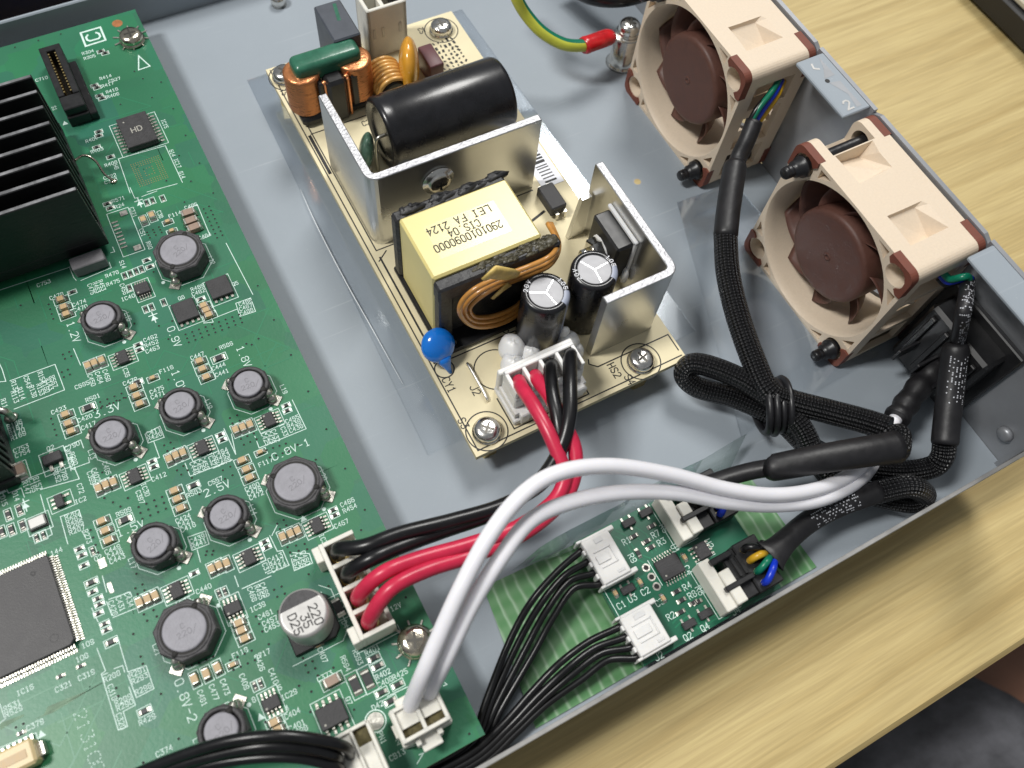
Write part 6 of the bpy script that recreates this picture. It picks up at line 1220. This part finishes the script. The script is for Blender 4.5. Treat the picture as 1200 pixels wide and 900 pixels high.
# tie round the bundle
ti = thing('cable_tie', 'black coiled tie wrapped round the looped braided cables', 'cable tie', (-26, -4, 3)); tcn = at(905, 476, 10.5)
for k in range(4):
    q = MB(); d = Vector((0.93, -0.36, 0.05)).normalized(); e = Vector((-0.36, -0.93, 0)).normalized(); f_ = d.cross(e)
    cc = Vector(tcn) + d * (k - 1.5) * 1.6; rad = 5.9 + 0.3 * math.sin(k * 2.2)
    ring_ = [tuple(cc + e * math.cos(2 * PI * i / 36) * rad + f_ * math.sin(2 * PI * i / 36) * (rad - 0.6) + d * 0.3 * math.sin(i * 0.35)) for i in range(37)]
    MB().tube(rel(ring_, (-26, -4, 3)), 0.95, 10, cap=False, flat=(0.8, (0, 0, 1))).build('coil', 'rubber', ti)
# thin black fan leads from the two white sockets
for nm, lbl, ys, x0, sets in (('fan_lead', 'four thin black wires from the farther white socket of the small board', (-11.6, -14.1, -16.6, -19.1), -80.6, [[(652, 671, 8), (622, 706, 10), (597, 752, 9), (571, 818, 6), (556, 860, 4), (530, 884, 4), (470, 912, 4)], [(660, 676, 8), (632, 710, 9), (606, 756, 8), (577, 820, 5), (560, 863, 3.4), (532, 888, 3.4), (470, 917, 3.4)], [(666, 682, 7.5), (640, 716, 8.5), (616, 760, 7.5), (583, 824, 4.5), (564, 866, 2.6), (534, 892, 2.6), (470, 922, 2.6)], [(672, 690, 7), (648, 724, 7.5), (625, 766, 6.5), (589, 828, 4), (568, 869, 2.0), (536, 896, 2.0), (470, 928, 2.0)]]),
                          ('fan_lead', 'four thin black wires from the nearer white socket by the tray edge', (-28.5, -30.7, -32.9, -35.1), -81.4, [[(690, 752, 7), (655, 778, 8), (622, 812, 6), (590, 848, 4.5), (552, 882, 4), (490, 915, 4)], [(696, 760, 7), (664, 784, 7.5), (630, 816, 6), (596, 852, 4), (556, 888, 3.4), (490, 922, 3.4)], [(704, 766, 6.5), (672, 789, 6.5), (636, 820, 5), (600, 856, 3.5), (560, 892, 3), (490, 928, 3)], [(712, 774, 6), (682, 796, 5), (640, 826, 4), (604, 860, 3), (564, 896, 2.4), (490, 934, 2.4)]])):
    t_ = thing(nm, lbl, 'wiring', (-95, -25, 1)); LO = (-95, -25, 1)
    for y, pts in zip(ys, sets): wire(rel(smooth_path([(x0 + 1.6, y, 6.0), (x0 - 0.6, y - 0.2, 6.1)] + [at(*p) for p in pts], 8), LO), 0.74, 'wire_black', 'wire', t_, 10)
# black leads at the lower edge of the main board
t_ = thing('lead_bundle', 'black wires arching into the white socket at the lower picture edge', 'wiring', (-150, -25, 10)); LO = (-150, -25, 10)
for k, pts in enumerate(([(411, 886, 15), (405, 876, 21), (380, 868, 25), (330, 862, 27), (270, 868, 26), (205, 888, 22), (140, 915, 17)], [(398, 893, 15), (392, 885, 21), (360, 876, 24), (310, 874, 25), (255, 884, 23), (200, 900, 20), (150, 925, 16)], [(402, 905, 15), (390, 897, 20), (350, 888, 22), (300, 888, 22), (240, 897, 20), (190, 912, 17), (150, 935, 14)])):
    wire(rel(ppath(pts, 8), LO), 0.98, 'wire_black', 'wire', t_, 12)
# earth lead with red crimp, standoff and screw
sx, sy = 4.0, 108.8
gl = thing('earth_lead', 'green and yellow earth wire ending in a red crimped ring terminal', 'wiring', (-10, 110, 0)); GO = (-10, 110, 0)
pa = smooth_path([at(596, -30, 30), at(604, -6, 26), at(616, 16, 21), at(636, 38, 17), at(662, 52, 14.5), at(688, 53, 13.2), at(696, 50, 13)], 8)
MB().tube(rel(pa, GO), 1.65, 12, stripe=((0, 1, 2, 3), 1)).build('wire', ['wire_yellowgreen', 'wire_green'], gl) if 'wire_yellowgreen' in MATS else MB().tube(rel(pa, GO), 1.65, 12, stripe=((6, 7, 8, 9), 1)).build('wire', [mat('wire_yellowgreen', (0.50, 0.52, 0.06), 0.35, vary=0.1, vscale=200).name, 'wire_green'], gl)
pa = smooth_path([at(683, 54, 13.2), at(700, 48, 12.8), at(717, 42, 12.0)], 6); MB().tube(rel(pa, GO), [2.3, 2.6] + [2.5] * (len(pa) - 4) + [2.3, 2.0], 16, flat=(0.85, (0, 0, 1))).build('crimp_sleeve', 'crimp_red', gl)
q = MB(); q.M = tr(-GO[0], -GO[1], 0); q.tube([at(715, 42, 11.8), (sx - 3, sy - 0.6, 10.6), (sx, sy, 10.5)], [1.8, 2.0, 3.0], 14, flat=(0.25, (0, 0, 1))); q.M = tr(sx - GO[0], sy - GO[1], 0); q.lathe([(3.6, 10.15), (3.6, 10.9), (0, 10.95)], 24); q.build('ring_terminal', 'tin', gl)
q = MB(); q.lathe([(4.6, 0.02), (4.0, 0.5), (3.7, 1.2), (3.6, 10.1), (1.5, 10.12)], 32); q.build('standoff', 'screw_steel', None, (sx, sy, 0), label='bright round metal standoff on the tray floor beside the far fan', cat='standoff')
o = inst(SM, 'screw', None, (sx, sy, 11.0), 0.4, 'domed screw clamping the earth ring terminal on its standoff', 'screw'); o.scale = (1.05, 1.05, 1.3)
# background things on the table
nb = thing('storage_box', 'dark navy box behind the tray at the upper left corner', 'box', (-210, 230, TZ))
MB().box(-140, -40, 0.05, 100, 80, 24, c=1.5).build('body', 'navy', nb); MB().box(-142, -42, 24.05, 102, 82, 32, c=1.5).build('lid', 'navy', nb)
de = thing('desk_device', 'thin black sided device with cream top at the upper right corner', 'device', (207, 80, TZ))
MB().box(-69, -110, 1.5, 120, 140, 9.6, c=0.6).build('base', 'case_black', de); MB().box(-67, -108, 9.65, 118, 138, 12.0, c=0.6).build('top_panel', 'case_cream', de)
ml = thing('mains_lead', 'black cable crossing the top picture edge above the earth screw', 'cable', (0, 112, 10))
wire(rel(ppath([(640, -40, 14), (672, -16, 15), (700, -4, 16), (735, -4, 16.5), (765, -16, 16), (800, -50, 14)], 8), (0, 112, 10)), 2.6, 'wire_black', 'sheath', ml, 14)
